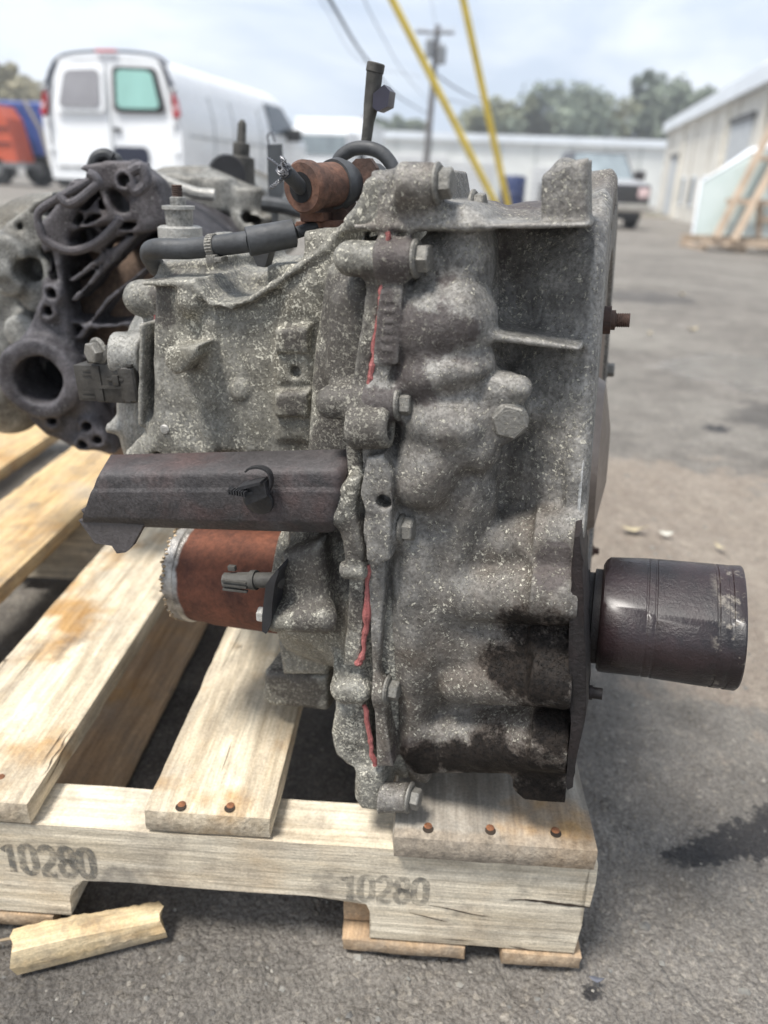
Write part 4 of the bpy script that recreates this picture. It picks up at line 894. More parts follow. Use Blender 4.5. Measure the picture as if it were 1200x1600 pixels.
# front body of the case beside the seam
f.prism([(.018, .03), (.030, .0), (.33, -.005), (.36, .10), (.36, .30), (.28, .345), (.10, .350), (.035, .350), (.012, .33), (.010, .10)], 0, uS - .002, uS + .014, .004, .006)
f.prism([(.028, .06), (.06, .0), (.30, .02), (.33, .30), (.26, .340), (.10, .348), (.032, .33), (.02, .2)], 0, uS, L3(752, 600, .02).x, .016, .016)
f.cyl((uS, AX[0] + .008, AX[1] + .002), (L3(893, 1000, 0).x, AX[0] + .008, AX[1] + .002), .0735, .071, .006, .014)
f.cyl((uS, AX[0] + .03, AX[1] - .02), (L3(880, 1180, .02).x, AX[0] + .03, AX[1] - .02), .077, .074, .004, .010)
# bottom sump edge
p = UW([(640, 1150), (875, 1130), (888, 1216), (640, 1214)], .012); f.prism(p, 1, .014, .12, .005, .012)
p = UW([(800, 1205), (886, 1200), (884, 1257), (818, 1252), (800, 1235)], .012); f.prism(p, 1, .012, .05, .003, .004)
# horizontal tubes of the lower part
for (x0, x1, y, r, v) in ((655, 888, 925, .0185, .0085), (700, 886, 1058, .0175, .0055), (690, 893, 845, .020, .024), (650, 884, 1150, .0215, .0165), (650, 884, 1002, .013, .0165)):
    a, b = L3(x0 - 25, y, v + .013), L3(x1, y, v); f.cap(a + Vector((r, 0, 0)), b, r * .78, r, .007)
    f.cyl(b - Vector((.02, 0, 0)), b + Vector((.001, 0, 0)), r, rd=.002, k=.004)
# creases round that step back from the seam
p = UW([(632, 850), (700, 830), (745, 740), (760, 700), (720, 900), (690, 1010), (650, 1090), (645, 1180), (632, 1190)], .006); f.prism(p, 1, .008, .05, .007, .014)
# lumps on the case, right of the seam
for c_, r_ in (((700, 500, .018), (.026, .020, .022)), ((662, 512, .016), (.018, .018, .022)), ((735, 478, .022), (.008, .016, .015)), ((702, 573, .016), (.023, .019, .009)), ((672, 592, .018), (.02, .02, .012)),
               ((700, 655, .018), (.025, .026, .018)), ((742, 650, .024), (.009, .018, .014)), ((662, 742, .013), (.019, .022, .020)), ((680, 715, .014), (.018, .02, .016)), ((738, 702, .018), (.013, .014, .0095)), ((757, 706, .014), (.0062, .008, .0078)),
               ((648, 940, .012), (.012, .012, .05)), ((715, 765, .024), (.022, .014, .020)), ((700, 790, .024), (.024, .014, .022)), ((700, 420, .03), (.022, .016, .02)), ((735, 395, .032), (.012, .02, .02))):
    f.ell(L3(*c_), r_, .0075)
p = UW([(640, 455), (730, 460), (748, 560), (735, 590), (640, 600)], .02); f.prism(p, 1, .008, .05, .006, .006)
p = UW([(640, 615), (742, 615), (757, 690), (740, 712), (640, 712)], .02); f.prism(p, 1, .004, .05, .007, .006)
f.cap(L3(748, 560, .016), L3(722, 600, .016), .006, k=.008)
f.cap(L3(752, 380, .055), L3(756, 560, .048), .007, k=.014)
# ribs of the bell
a, b = L3(735, 522, .016), L3(908, 546, .022); f.prism(UW([(722, 514), (770, 520), (908, 541), (908, 549), (770, 532), (722, 534)], .014), 1, .012, .07, .0018, .005)
p = UW([(548, 350), (700, 350), (918, 347), (920, 355), (700, 358), (548, 358)], .006); f.prism(p, 1, .003, .16, .0012, .003)
for y in (1000, 1005):
    pass
f.prism(UW([(735, 610), (900, 640), (905, 650), (735, 632)], .045), 1, .036, .07, .003, .01)
# small boss and plug boss
a = L3(775, 605, .014); b = L3(812, 606, .012); f.cap(a + Vector((0, .012, 0)), b, .0072, .0055, .006)
f.cap(a, b, .0060, .0055, .004)
a = L3(782, 652, .016); f.cyl(a + Vector((0, .03, 0)), a + Vector((0, -.006, 0)), .0135, rd=.003, k=.008)
f.prism(UW([(762, 592), (800, 592), (800, 672), (770, 678), (758, 650)], .02), 1, .012, .05, .004, .006)
# hump above the top rib
p = UW([(620, 266), (690, 264), (698, 312), (745, 318), (768, 332), (776, 352), (600, 352), (600, 268)], .03); f.prism(p, 1, .004, .10, .006, .006)
f.ell(L3(812, 340, .10), (.024, .04, .007), .004); f.ell(L3(840, 330, .12), (.016, .03, .006), .004)
# lugs on the bell's rim
p = UW([(850, 352), (850, 276), (858, 268), (872, 262), (880, 255), (921, 248), (922, 352)], .035); f.prism(p, 1, .02, .062, .004, .003)
for c_, r_ in (((880, 262, .035), .004),): f.ell(L3(*c_), (r_, r_ * 2, r_), .006)
q = Lu(948, 262, uF - .012); f.box((uF - .014, q.y, q.z - .035), (.013, .020, .047), .004, .006)
p = [(q.y - .018, q.z + .008), (q.y + .018, q.z + .012), (q.y + .012, q.z - .10), (.352, .25), (.330, .27), (.285, .335), (.305, .345), (q.y - .03, q.z - .05)]; f.prism(p, 0, uF - .014, uF, .002, .004)
for ang in (150, 118, 90, 62, 200, 225):    # bolt bosses round the rim
    a_ = R(ang); c_ = (BC[0] - .176 * math.sin(R(90)) * math.cos(a_), BC[1] + .176 * math.sin(a_))
    f.cyl((uF - .03, *c_), (uF, *c_), .0125, rd=.002, k=.008)
# hollow inside
f.cyl((uS + .05, BC[0], BC[1]), (uF + .01, BC[0], BC[1]), .110, .142, .003, .003, sub=True)
f.cyl((uF - .02, AX[0], AX[1]), (uF + .02, AX[0], AX[1]), .030, rd=.001, k=.002, sub=True)
for ang in (150, 118, 90, 62, 200, 225):
    a_ = R(ang); c_ = (BC[0] - .176 * math.cos(a_), BC[1] + .176 * math.sin(a_)); f.cyl((uF - .02, *c_), (uF + .01, *c_), .0055, rd=.0005, k=.001, sub=True)
for ang in range(22, 165, 11):                          # pockets between rim and bell wall
    a_ = R(ang); c_ = (BC[0] - .1675 * math.cos(a_), BC[1] + .1675 * math.sin(a_)); f.box((uF, *c_), (.010, .0040, .0125), .003, .002, True, rot=(a_ - R(90) if False else -(a_ - math.pi), 0, 0))
# seam flange: its bolt bosses
seam = [(630, 270), (622, 305), (606, 352), (600, 400), (596, 455), (588, 520), (580, 575), (574, 628), (566, 700), (571, 780), (572, 880), (570, 940), (565, 1000), (562, 1040), (565, 1078), (570, 1100), (577, 1150), (585, 1195), (600, 1262)]
def strip(x0, x1, v, ys): return UW([(x + x0, y) for x, y in seam if ys[0] <= y <= ys[1]] + [(x + x1, y) for x, y in reversed(seam) if ys[0] <= y <= ys[1]], v)
f.prism(strip(0, 31, .002, (360, 1240)), 1, -.0005, .03, .0016, .003)
BOLTS = [(684, 287, .0098), (650, 404, .0098), (624, 630, .0098), (628, 825, .0088), (606, 1077, .0100), (640, 1246, .0105)]
for (x, y, r) in BOLTS:
    b = L3(x, y, .004); a = L3(x - 62, y, .004); f.cyl(a, b, r + .0002, r - .001, .003, .008)
f.prism(UW([(596, 450), (632, 450), (624, 568), (586, 568)], .002), 1, -.002, .02, .0012, .002)
f.prism(UW([(575, 712), (600, 708), (616, 735), (612, 872), (590, 882), (574, 872), (574, 800), (565, 770)], -.006), 1, -.010, .02, .0025, .003)     # right ear
a = L3(598, 785, -.01); f.cyl(a + Vector((0, -.01, 0)), a + Vector((0, .012, 0)), .0042, rd=.0004, k=.001, sub=True)
for q_ in range(6):                                     # cast mark bars on the flat pad
    a, c = L3(598 - q_ * .8, 470 + q_ * 15, .0), L3(622 - q_ * .8, 470 + q_ * 15, .0); f.box(((a.x + c.x) / 2, -.002, a.z), ((c.x - a.x) * .36, .0007, .0011), .0003, .0006)
f.rough(.0007, 90)
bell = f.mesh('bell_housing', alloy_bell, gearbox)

# --- gear case, left of the seam
uL = L3(236, 580, .075).x
f = Field((uL - .035, -.03, -.03), (uS + .024, .36, .43), .0018)
CC = (.190, .222)                                       # v, w of the barrel
f.cyl((uL, *CC), (uS, *CC), .118, .126, .004, .0)
f.cyl((uL - .002, *CC), (uL + .012, *CC), .124, .124, .002, .005)
f.prism([(.018, .03), (.030, .0), (.33, -.005), (.36, .10), (.36, .30), (.28, .345), (.10, .350), (.035, .350), (.012, .33), (.010, .10)], 0, uS - .012, uS, .004, .006)
# the bulge beside the seam (brown band)
p = UW([(560, 372), (500, 420), (478, 560), (470, 700), (440, 830), (452, 1000), (530, 1010), (560, 1020), (572, 700)], .02); f.prism(p, 1, .022, .25, .014, .018)
p = UW([(545, 430), (512, 470), (504, 590), (520, 640), (560, 640), (575, 440)], .01); f.prism(p, 1, .010, .08, .008, .010)
f.prism(strip(-25, 0, .002, (380, 1060)), 1, .0005, .03, .0016, .003)
f.prism(strip(-44, 0, .006, (1040, 1200)), 1, .006, .06, .004, .006)
f.prism(UW([(556, 1195), (600, 1195), (600, 1262), (566, 1258), (556, 1240)], .006), 1, .000, .04, .006, .004)
f.prism(UW([(530, 1095), (560, 1095), (556, 1192), (527, 1175), (518, 1140)], .01), 1, .004, .03, .006, .006)
for (x, y, r, x0) in ((600, 405, .0088, 548), (572, 628, .0095, 520), (560, 1075, .0095, 538)):
    a, b = L3(x0, y, .004), L3(x, y, .004); f.cap(a, b, r, r, .006)
a, b = L3(545, 668, -.003), L3(612, 668, -.003); f.cyl(a, b, .0118, .0118, .004, .005)          # drain lug below the third boss
f.cyl(b + Vector((-.006, 0, 0)), b + Vector((.01, 0, 0)), .006, rd=.001, k=.001, sub=True)
f.prism(UW([(570, 305), (558, 325), (544, 340), (540, 362), (612, 362), (624, 300), (632, 266), (592, 270), (576, 282)], .014), 1, .004, .08, .005, .006)
f.prism(UW([(470, 362), (540, 358), (560, 470), (470, 440)], .05), 1, .05, .16, .006, .006)
# rib that dips across the barrel
rb = [(548, 352), (520, 385), (480, 412), (440, 441), (405, 464), (375, 474), (345, 470), (328, 452), (318, 438), (240, 440)]
f.prism([(L3(x, y + 3, .056).x, L3(x, y + 3, .056).z) for x, y in rb] + [(L3(x, y, .056).x, L3(x, y, .056).z) for x, y in ((238, 520), (236, 700), (490, 720), (500, 560))], 1, .0545, .13, .006, .012)
f.wall([(L3(x, y, .06).x, L3(x, y, .06).z) for x, y in rb], 1, .047, .13, .0032, .001, .004)
for y0, y1 in ((510, 560), (555, 610), (612, 660), (655, 700)):
    f.prism(UW([(424, y0 + 4), (478, y0), (478, y1 - 4), (424, y1 - 6)], .045), 1, .047 if (y0 in (510, 612)) else .0515, .09, .004, .004)
f.prism(UW([(436, 440), (500, 430), (500, 500), (436, 505)], .05), 1, .05, .10, .010, .008)
# triangular lug with a tapped hole
f.prism(UW([(280, 535), (333, 530), (330, 548), (305, 575), (292, 577), (276, 560)], .05), 1, .032, .10, .0035, .003)
a = L3(312, 550, .032); f.cyl(a + Vector((0, -.01, 0)), a + Vector((0, .02, 0)), .0026, rd=.0003, k=.001, sub=True)
# top-left lug pair and tower base
a, b = L3(222, 466, .085), L3(300, 464, .085); f.cap(a, b, .0125, .0115, .008)
f.cap(L3(290, 470, .07), L3(300, 470, .055), .010, k=.006)
f.prism(UW([(252, 408), (340, 402), (346, 450), (240, 452)], .09), 1, .085, .20, .004, .005)
f.prism(UW([(306, 432), (470, 418), (470, 470), (306, 470)], .11), 1, .105, .22, .006, .006)
f.prism(UW([(420, 413), (465, 411), (465, 450), (420, 452)], .08), 1, .075, .2, .003, .004)
for x_, y0, y1, t_ in ((352, 500, 700, .009), (250, 500, 650, .004)):
    f.wall([(L3(x_, y0, .075).x, L3(x_, y0, .075).z), (L3(x_ - 4, y1, .075).x, L3(x_ - 4, y1, .075).z)], 1, .0525, .1, t_, .002, .006)
for x_, y_, r_ in ((372, 610, .006),):
    a = L3(x_, y_, .052); f.cyl(a, a + Vector((0, .03, 0)), r_, rd=.0015, k=.003)
a = L3(455, 585, .046); f.cyl(a, a + Vector((0, .01, 0)), .0035, rd=.0005, k=.001, sub=True)
# corner lug at the lower left
f.prism(UW([(245, 660), (290, 640), (330, 700), (320, 730), (206, 730), (205, 700), (225, 680)], .065), 1, .055, .12, .005, .008)
a = L3(268, 668, .058); f.cyl(a + Vector((0, .02, 0)), a + Vector((0, -.003, 0)), .0065, rd=.002, k=.006)
a = L3(248, 714, .058); f.cyl(a + Vector((0, -.02, 0)), a + Vector((0, .02, 0)), .0045, rd=.0005, k=.001, sub=True)
f.prism(UW([(228, 500), (258, 490), (262, 600), (250, 700), (226, 700)], .085), 1, .078, .12, .004, .006)
# lower left part under the black cover, round the other shaft
f.cyl((L3(440, 925, .05).x, AX[0] + .012, AX[1] + .002), (uS, AX[0] + .012, AX[1] + .002), .058, .078, .006, .016)
f.prism(UW([(445, 935), (520, 930), (520, 1010), (450, 1010)], .04), 1, .036, .1, .006, .008)
a, b = L3(432, 966, -.004), L3(505, 966, -.004); f.cap(a, b, .0085, .0085, .004)
f.prism(UW([(440, 862), (505, 840), (520, 960), (500, 990), (440, 985)], .006), 1, .0, .06, .008, .010)
f.prism(UW([(444, 985), (522, 985), (522, 1040), (452, 1040)], .07), 1, .055, .14, .005, .005)
f.prism(UW([(427, 1030), (524, 1036), (524, 1092), (436, 1083), (424, 1072)], .08), 1, .062, .2, .005, .005)
f.prism(UW([(455, 840), (490, 836), (492, 880), (458, 882)], .03), 1, .026, .06, .005, .004)
# left ear of the hanger
f.prism(UW([(528, 760), (546, 746), (566, 742), (556, 800), (570, 862), (566, 884), (540, 884), (535, 850), (522, 800)], -.006), 1, -.008, .02, .0035, .004)
f.cyl(L3(533, 890, -.004), L3(572, 890, -.004), .0056, rd=.002, k=.002)
f.cap(L3(510, 790, -.002), L3(530, 800, -.002), .008, k=.006)
f.rough(.0008, 80)
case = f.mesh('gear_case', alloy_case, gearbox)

# --- end cover
f = Field((uL - .075, .05, .08), (uL + .002, .34, .42), .002)
f.cyl((uL - .001, *CC), (uL - .02, *CC), .120, .117, .003, .0)
f.cyl((uL - .02, *CC), (uL - .050, *CC), .119, .099, .014, .008)
f.ell((uL - .05, *CC), (.016, .085, .085), .01)
a, b = L3(172, 552, .065), L3(214, 556, .075); f.cyl(a, b + Vector((.01, 0, 0)), .0145, .016, .004, .008)
f.prism(UW([(190, 520), (232, 516), (232, 535), (196, 540)], .085), 1, .075, .10, .003, .005)
f.prism(UW([(182, 655), (236, 660), (236, 672), (180, 668)], .10), 1, .085, .12, .004, .006)
f.rough(.0009, 50)
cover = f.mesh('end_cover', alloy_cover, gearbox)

# --- red sealant squeezed out of the seams
def bead(pts, r, v, name='sealant_bead', wob=.0010):
    P = smooth_path([L3(x, y, v - .0012) for x, y in pts], 10); b = MB()
    P = [p + Vector((wob * 1.6 * float(fbm(np.array(i * .3), np.array(3.), np.array(.5), 3)), 0, 0)) for i, p in enumerate(P)]
    w0 = random.uniform(0, 40); b.tube(P, r, 8, rs=[r * (1.05 + .9 * float(fbm(np.array(w0 + i * .23), np.array(.5), np.array(.5), 3))) for i, _ in enumerate(P)]); return b.build(name, red_seal, gearbox, jitter=.0001)
bead([(632, 274), (627, 290), (622, 308), (616, 325), (610, 345)], .0013, .0095)
bead([(607, 362), (602, 400), (599, 430)], .0010, .0022)
bead([(598, 430), (595, 470), (588, 520), (582, 572), (577, 600)], .0016, .0015)
bead([(575, 882), (573, 930), (571, 985), (566, 1024), (559, 1038)], .0019, .0012)
bead([(570, 1102), (575, 1140), (580, 1170), (586, 1196)], .0015, .0018)
bead([(243, 492), (236, 520), (230, 560), (227, 600), (227, 640)], .0007, .0765)

# --- hexagon flange bolts
def hex_bolt(a, d, r_fl, af, h, name='bolt', mat=None, stud=0.0, parent=gearbox):
    a = Vector(a); d = Vector(d).normalized(); b = MB()
    b.lathe(a, a + d * .01, [(0, r_fl), (.0012, r_fl), (.0022, r_fl * .86)], 28)
    fr = frame(a, a + d); rot = random.uniform(0, 1); r = af / math.sqrt(3); rows = []
    for t, q in ((.0015, 1), (h - .0008, 1), (h, .90)):
        rows.append([b.bm.verts.new(a + fr @ Vector((q * r * math.cos(rot + math.pi * k / 3), q * r * math.sin(rot + math.pi * k / 3), t))) for k in range(6)])
    for j in (0, 1):
        for i in range(6): k = (i + 1) % 6; b.bm.faces.new((rows[j][i], rows[j][k], rows[j + 1][k], rows[j + 1][i]))
    b.bm.faces.new(rows[-1])
    b.lathe(a + d * (h - .0001), a + d * .02, [(0, r * .72), (.0003, r * .70)], 20)
    if stud:
        pr = []; t = h
        while t < h + stud: pr += [(t, r * .52), (t + .0005, r * .60)]; t += .001
        b.lathe(a, a + d, pr, 16)
    return b.build(name, mat or bolt_mat, parent, angle=25)
for i, (x, y, r) in enumerate(BOLTS):
    p = L3(x, y, .004); b = hex_bolt(p + Vector((-.0004, 0, 0)), (1, -.06, 0), r * .98, .0125 if i != 4 else .011, .0078)
b = hex_bolt(L3(797, 656, .010), (.12, -1, .0), .0098, .0165, .0055)
hex_bolt(L3(155, 549, .060), (-.35, -1, .0), .0095, .0125, .0075)
b = MB(); a = L3(265, 667, .058); b.cyl(a, a + Vector((0, -.007, 0)), .0034, .0034, 16, .0006); b.build('pin', bare_steel, gearbox)
hex_bolt(L3(420, 961, -.002), (-1, -.05, 0), .0058, .009, .0068, mat=bare_steel)
hex_bolt(L3(738, 322, .055), (1, -.1, 0), .0085, .012, .007, mat=bolt_mat)

# --- output shaft cup on the right
def SX(px): return L3(px, 975, AX[0]).x
x0, x1 = SX(936), SX(1153)
b = MB(); A = Vector((x0, *AX)); B = Vector((x1, *AX)); Ln = x1 - x0
N = 96; rows = []
prof = [(0, .0335), (.0015, .0362), (.004, .0375), (.0265, .0378), (.0268, .0374), (.0278, .0374), (.0281, .0379), (.0315, .0379), (.0318, .0374), (.0328, .0374), (.0331, .0380),
        (Ln - .0165, .0388), (Ln - .0160, .0380), (Ln - .0148, .0380), (Ln - .0144, .0388), (Ln - .0095, .0389), (Ln - .0092, .0384), (Ln - .0070, .0384), (Ln - .0066, .0390), (Ln - .001, .0390), (Ln, .0382), (Ln, .0345), (Ln - .03, .034), (Ln - .03, .002)]
for t, r0_ in prof:
    row = []
    for k in range(N):
        r = r0_
        th = 2 * math.pi * k / N
        lob = .0026 * math.cos(3 * (th - R(-62))) * min(1, t / .006) if r > .036 else 0
        gm = .5 + .5 * math.sin(th * 3 + 2.0); base_r = .0384 if t > .01 else r
        r = base_r - (base_r - r) * (.25 + .75 * gm) if .02 < t < Ln - .002 else r
        row.append(b.bm.verts.new((x0 + t, AX[0] + (r + lob) * math.cos(th), AX[1] + (r + lob) * math.sin(th))))
    rows.append(row)
for j in range(len(rows) - 1):
    for k in range(N): q = (k + 1) % N; b.bm.faces.new((rows[j][k], rows[j][q], rows[j + 1][q], rows[j + 1][k]))
b.bm.faces.new(list(reversed(rows[0]))); b.bm.faces.new(rows[-1])
g = NT('oily_cup'); a_ = g.noise(26, 6, .65); f1 = g.noise(420, 4, .7); f2 = g.noise(90, 5, .7)
ux = g.n('ShaderNodeSeparateXYZ', None, Vector=g.co).outputs[0]
cc = g.ramp(a_, (.35, (.009, .007, .008)), (.65, (.030, .017, .018))); cc = g.mix(g.ramp(f2, (.62, 0), (.7, .7)), cc, (.006, .006, .008))
worn = g.m('MULTIPLY', g.n('ShaderNodeMapRange', None, Value=ux, From_Min=x1 - .021, From_Max=x1 - .013).outputs[0], g.ramp(g.noise(60, 5, .7, g.mapv(loc=(1, 2, 5))), (.56, 0), (.62, .8)))
cc = g.mix(worn, cc, g.ramp(f1, (.35, (.07, .06, .05)), (.65, (.26, .23, .19))))
g.done(cc, g.ramp(f2, (.3, .28), (.7, .5)), 0.0, g.bump(g.m('ADD', f1, g.m('MULTIPLY', f2, .9)), .0006), Coat_Weight=.3, Coat_Roughness=.24, Specular_IOR_Level=.35)
b.build('shaft_cup', g.mat, gearbox, angle=40)
b = MB(); b.lathe(A - Vector((.022, 0, 0)), A, [(0, .0300), (.0035, .0300), (.004, .0270), (.008, .0272), (.0085, .0298), (.0135, .0298), (.014, .0282), (.017, .0282), (.0175, .0308), (.0222, .0308)], 64)
b.build('shaft_seal', greasy, gearbox, angle=40)
# greasy dust shield behind the shaft
b = MB(); sh = [(898, 830), (908, 828), (913, 880), (915, 1000), (918, 1100), (903, 1170), (896, 1215), (888, 1222), (887, 1200), (893, 1120), (890, 1040), (893, 930)]
P = [(L3(x, y, .0)) for x, y in sh]; b.prism([(p.x, -.008, p.z) for p in P], (0, .042, 0)); bmesh.ops.subdivide_edges(b.bm, edges=b.bm.edges, cuts=3); b.build('dust_shield', greasy, gearbox, jitter=.0006)
for (x, y, n_, l) in ((920, 1080, .0045, .012), (905, 1068, .006, .01)):
    b = MB(); p = L3(x - 10, y, .03); b.lathe(p, p + Vector((1, 0, 0)), [(0, n_), (l * .5, n_), (l * .5, n_ * .8), (l, n_ * .8)], 12); b.build('stud', greasy, gearbox)

# --- the torque converter plate inside the bell, its studs and rim bolts
b = MB(); pa = Vector((uF - .012, BC[0], BC[1] - .01))
b.lathe(pa, pa + Vector((1, 0, 0)), [(0, .139), (.010, .139), (.0125, .137), (.0125, .118), (.009, .112), (.010, .06), (.018, .055), (.024, .02)], 96); b.build('flex_plate', plain('brown_plate', (.20, .165, .14), .5, .5, .35, 18, .0004, 200), gearbox)
def stud(p, d, l, r=.0042, name='stud', mat=None):
    b = MB(); pr = [(0, r * 1.9), (l * .35, r * 1.9), (l * .36, r * 1.35), (l * .5, r * 1.35), (l * .51, r * .9)]; t = l * .52
    while t < l: pr += [(t, r), (t + .0006, r * .86)]; t += .0012
    b.lathe(p, Vector(p) + Vector(d), pr, 20); b.build(name, mat or rust_dark, gearbox, angle=25)
p = Lu(938, 500, uF + .002); stud(p, (1, 0, 0), .017)
p = Lu(946, 578, uF + .002); hex_bolt(p, (1, 0, 0), .0085, .011, .008, mat=bolt_mat)
p = Lu(921, 860, uF); stud(p, (1, 0, 0), .010, .0036)
for y in (700, 715): 
    p = Lu(934, y, uF); 
b = MB(); p = Lu(934, 702, uF + .0); b.cyl(p - Vector((.004, 0, 0)), p + Vector((.004, 0, 0)), .006, bev=.001); b.build('plug', rust_dark, gearbox)
b = MB(); p = Lu(944, 757, uF + .0); b.cyl(p - Vector((.004, 0, 0)), p + Vector((.002, 0, 0)), .008, bev=.001); b.build('plug', bare_steel, gearbox)
b = MB(); b.lathe((uF - .001, *BC), (uF + 1, *BC), [(0, .160), (.0016, .160), (.0016, .177), (0, .177)], 120, caps=False); b.build('machined_rim', machined, gearbox)

# --- black cover over the mount, with the cable clip pushed into it
b = MB(); K = Vector
prof = [(.034, .0008), (.031, .0034), (.0045, .0012), (.0026, -.0002), (.0018, -.0022), (.0017, -.0078), (.0014, -.0086), (.0002, -.0102), (.0, -.0110), (.0, -.0200), (.0, -.0268), (.0004, -.0282), (.0016, -.0300), (.0042, -.0345), (.006, -.036), (.034, -.034)]
vC = -.012
pTL, pTR = L3(178, 712, vC + .028), L3(528, 712, vC + .028)
def rail(t, a, l): return a + (l - a) * t
zt = (pTL.z + pTR.z) / 2
xs = [(0, 150, 118), (.03, 156, 122), (.5, 340, 330), (.95, 520, 512), (.975, 528, 518), (.99, 533, 521), (1.0, 535, 523)]
rows = []
zTop = lambda px: L3(px, 735, vC).z
za = L3(150, 745, vC).z; zb = L3(530, 738, vC).z
zl, zr = L3(120, 815, vC).z, L3(515, 825, vC).z
uTL, uTR = L3(150, 745, vC).x, L3(532, 740, vC).x; uBL, uBR = L3(117, 800, vC).x, L3(524, 822, vC).x
for t, _, _ in xs:
    row = []
    for (v, z) in prof:
        k = min(1, max(0, -z / .036)); u = rail(t, uTL + (uBL - uTL) * k, uTR + (uBR - uTR) * k)
        if v > .02 and z > -.01: u += (1 - t) * (L3(172, 713, vC + .03).x - uTL)
        sh = {.975: .0006, .99: .0022, 1.0: .0055}.get(t, 0.0)
        zz = rail(t, za, zb) + z * (abs(rail(t, za - zl, zb - zr)) / .031)
        vv = vC + v + (sh if v < .02 else 0)
        if t > .97: zz += (-sh * .8 if z > -.015 else sh * .8)
        row.append(b.bm.verts.new((u, vv, zz)))
    rows.append(row)
for j in range(len(rows) - 1):
    for i in range(len(prof) - 1): b.bm.faces.new((rows[j][i], rows[j + 1][i], rows[j + 1][i + 1], rows[j][i + 1]))
b.bm.faces.new(list(reversed(rows[-1]))); b.bm.faces.new(rows[0])
# step line pressed along the upper third, and the tab that hangs from the left end
p = UW([(124, 812), (226, 819), (208, 852), (198, 862), (184, 864), (176, 852), (150, 848)], vC + .004); b.prism([(x, vC + .003, z) for x, z in p], (0, .004, 0))
p = UW([(120, 800), (150, 815), (158, 851), (152, 848)], vC + .002); b.prism([(x, vC + .006, z) for x, z in p], (0, .024, 0))
b.build('mount_cover', black_paint, gearbox, angle=60)
q = lambda x, y, d=0: L3(x, y, vC - .001 - d)
b = MB(); b.lathe(q(404, 781), q(404, 781) + Vector((0, -1, -.25)), [(0, .0095), (.0016, .0090), (.0022, .006)], 32); b.build('clip_base', black_plastic, gearbox)
b = MB(); b.prism([q(386, 760, .004), q(420, 748, .004), q(424, 770, .004), q(392, 784, .004)], (0, -.006, 0)); b.prism([q(383, 752, .003), q(418, 744, .003), q(419, 748, .003), q(385, 757, .003)], (0, -.010, 0)); b.build('clip_head', black_plastic, gearbox, smooth=False)
def ribbon(pts, wd, th, name, mat):
    P = smooth_path(pts, 8); b = MB(); rows = []
    for i, p in enumerate(P):
        t = (P[min(i + 1, len(P) - 1)] - P[max(i - 1, 0)]).normalized(); y = Vector((0, -1, 0)); y = (y - t * y.dot(t)).normalized(); n = t.cross(y)
        rows.append([b.bm.verts.new(p + y * a + n * c) for a, c in ((-wd / 2, -th / 2), (wd / 2, -th / 2), (wd / 2, th / 2), (-wd / 2, th / 2))])
    for j in range(len(rows) - 1):
        for k in range(4): q_ = (k + 1) % 4; b.bm.faces.new((rows[j][k], rows[j][q_], rows[j + 1][q_], rows[j + 1][k]))
    b.bm.faces.new(rows[0]); b.bm.faces.new(rows[-1]); return b.build(name, mat, gearbox)
ribbon([q(419, 770, .004), q(424, 755, .005), q(421, 738, .005), q(408, 730, .005), q(392, 731, .005), q(385, 736, .005)], .0042, .0011, 'clip_arm', black_plastic)
ribbon([q(395, 768, .008), q(380, 770, .010), q(366, 767, .012), q(357, 763, .013)], .005, .0016, 'clip_strap', black_plastic)
for k in range(7):
    b = MB(); p = q(362 + k * 4, 766 + k * .6, .0115); b.box((p.x - .0004, p.y - .004, p.z - .0014), (p.x + .0004, p.y + .001, p.z + .0016)); b.build('tooth', black_plastic, gearbox, smooth=False)

# --- sensor plug on the end cover
conn = plain('connector_black', (.035, .032, .028), .5, 0, .45, 90, .0004, 400)
b = MB(); S = lambda x, y, v=.055: L3(x, y, v)
def pbox(b, x0, y0, x1, y1, v, dep, bev=.0008):
    a, c = L3(x0, y1, v), L3(x1, y0, v); b.box((a.x, v, a.z), (c.x, v + dep, c.z), bev)
pbox(b, 124, 572, 170, 626, .058, .02); pbox(b, 152, 570, 200, 629, .056, .022, .0015); pbox(b, 166, 592, 192, 596, .0545, .004); pbox(b, 176, 587, 183, 603, .0535, .004); pbox(b, 137, 544, 185, 575, .066, .01)
pbox(b, 122, 584, 128, 590, .060, .012, .0002); pbox(b, 122, 600, 128, 606, .060, .012, .0002)
for yy in (578, 584, 612, 619): pbox(b, 128, yy, 148, yy + 2.5, .0572, .003, 0)
pbox(b, 154, 604, 190, 607, .0548, .003, 0); pbox(b, 150, 572, 153, 626, .0552, .004, 0); pbox(b, 196, 570, 204, 574, .0550, .02, .0003); pbox(b, 196, 625, 204, 629, .0550, .02, .0003)
b.build('sensor', conn, gearbox)
b = MB(); a, c = L3(190, 629, .056), L3(208, 573, .056)
b.box((a.x, .055, a.z), (c.x, .079, c.z), .0035, 3); b.build('sensor_socket', conn, gearbox)
b = MB(); b.box((c.x - .0003, .0585, a.z + .0035), (c.x + .0004, .0755, c.z - .0035), .0001); b.build('socket_hole', plain('dark_hole', (.004, .004, .005), .8), gearbox)

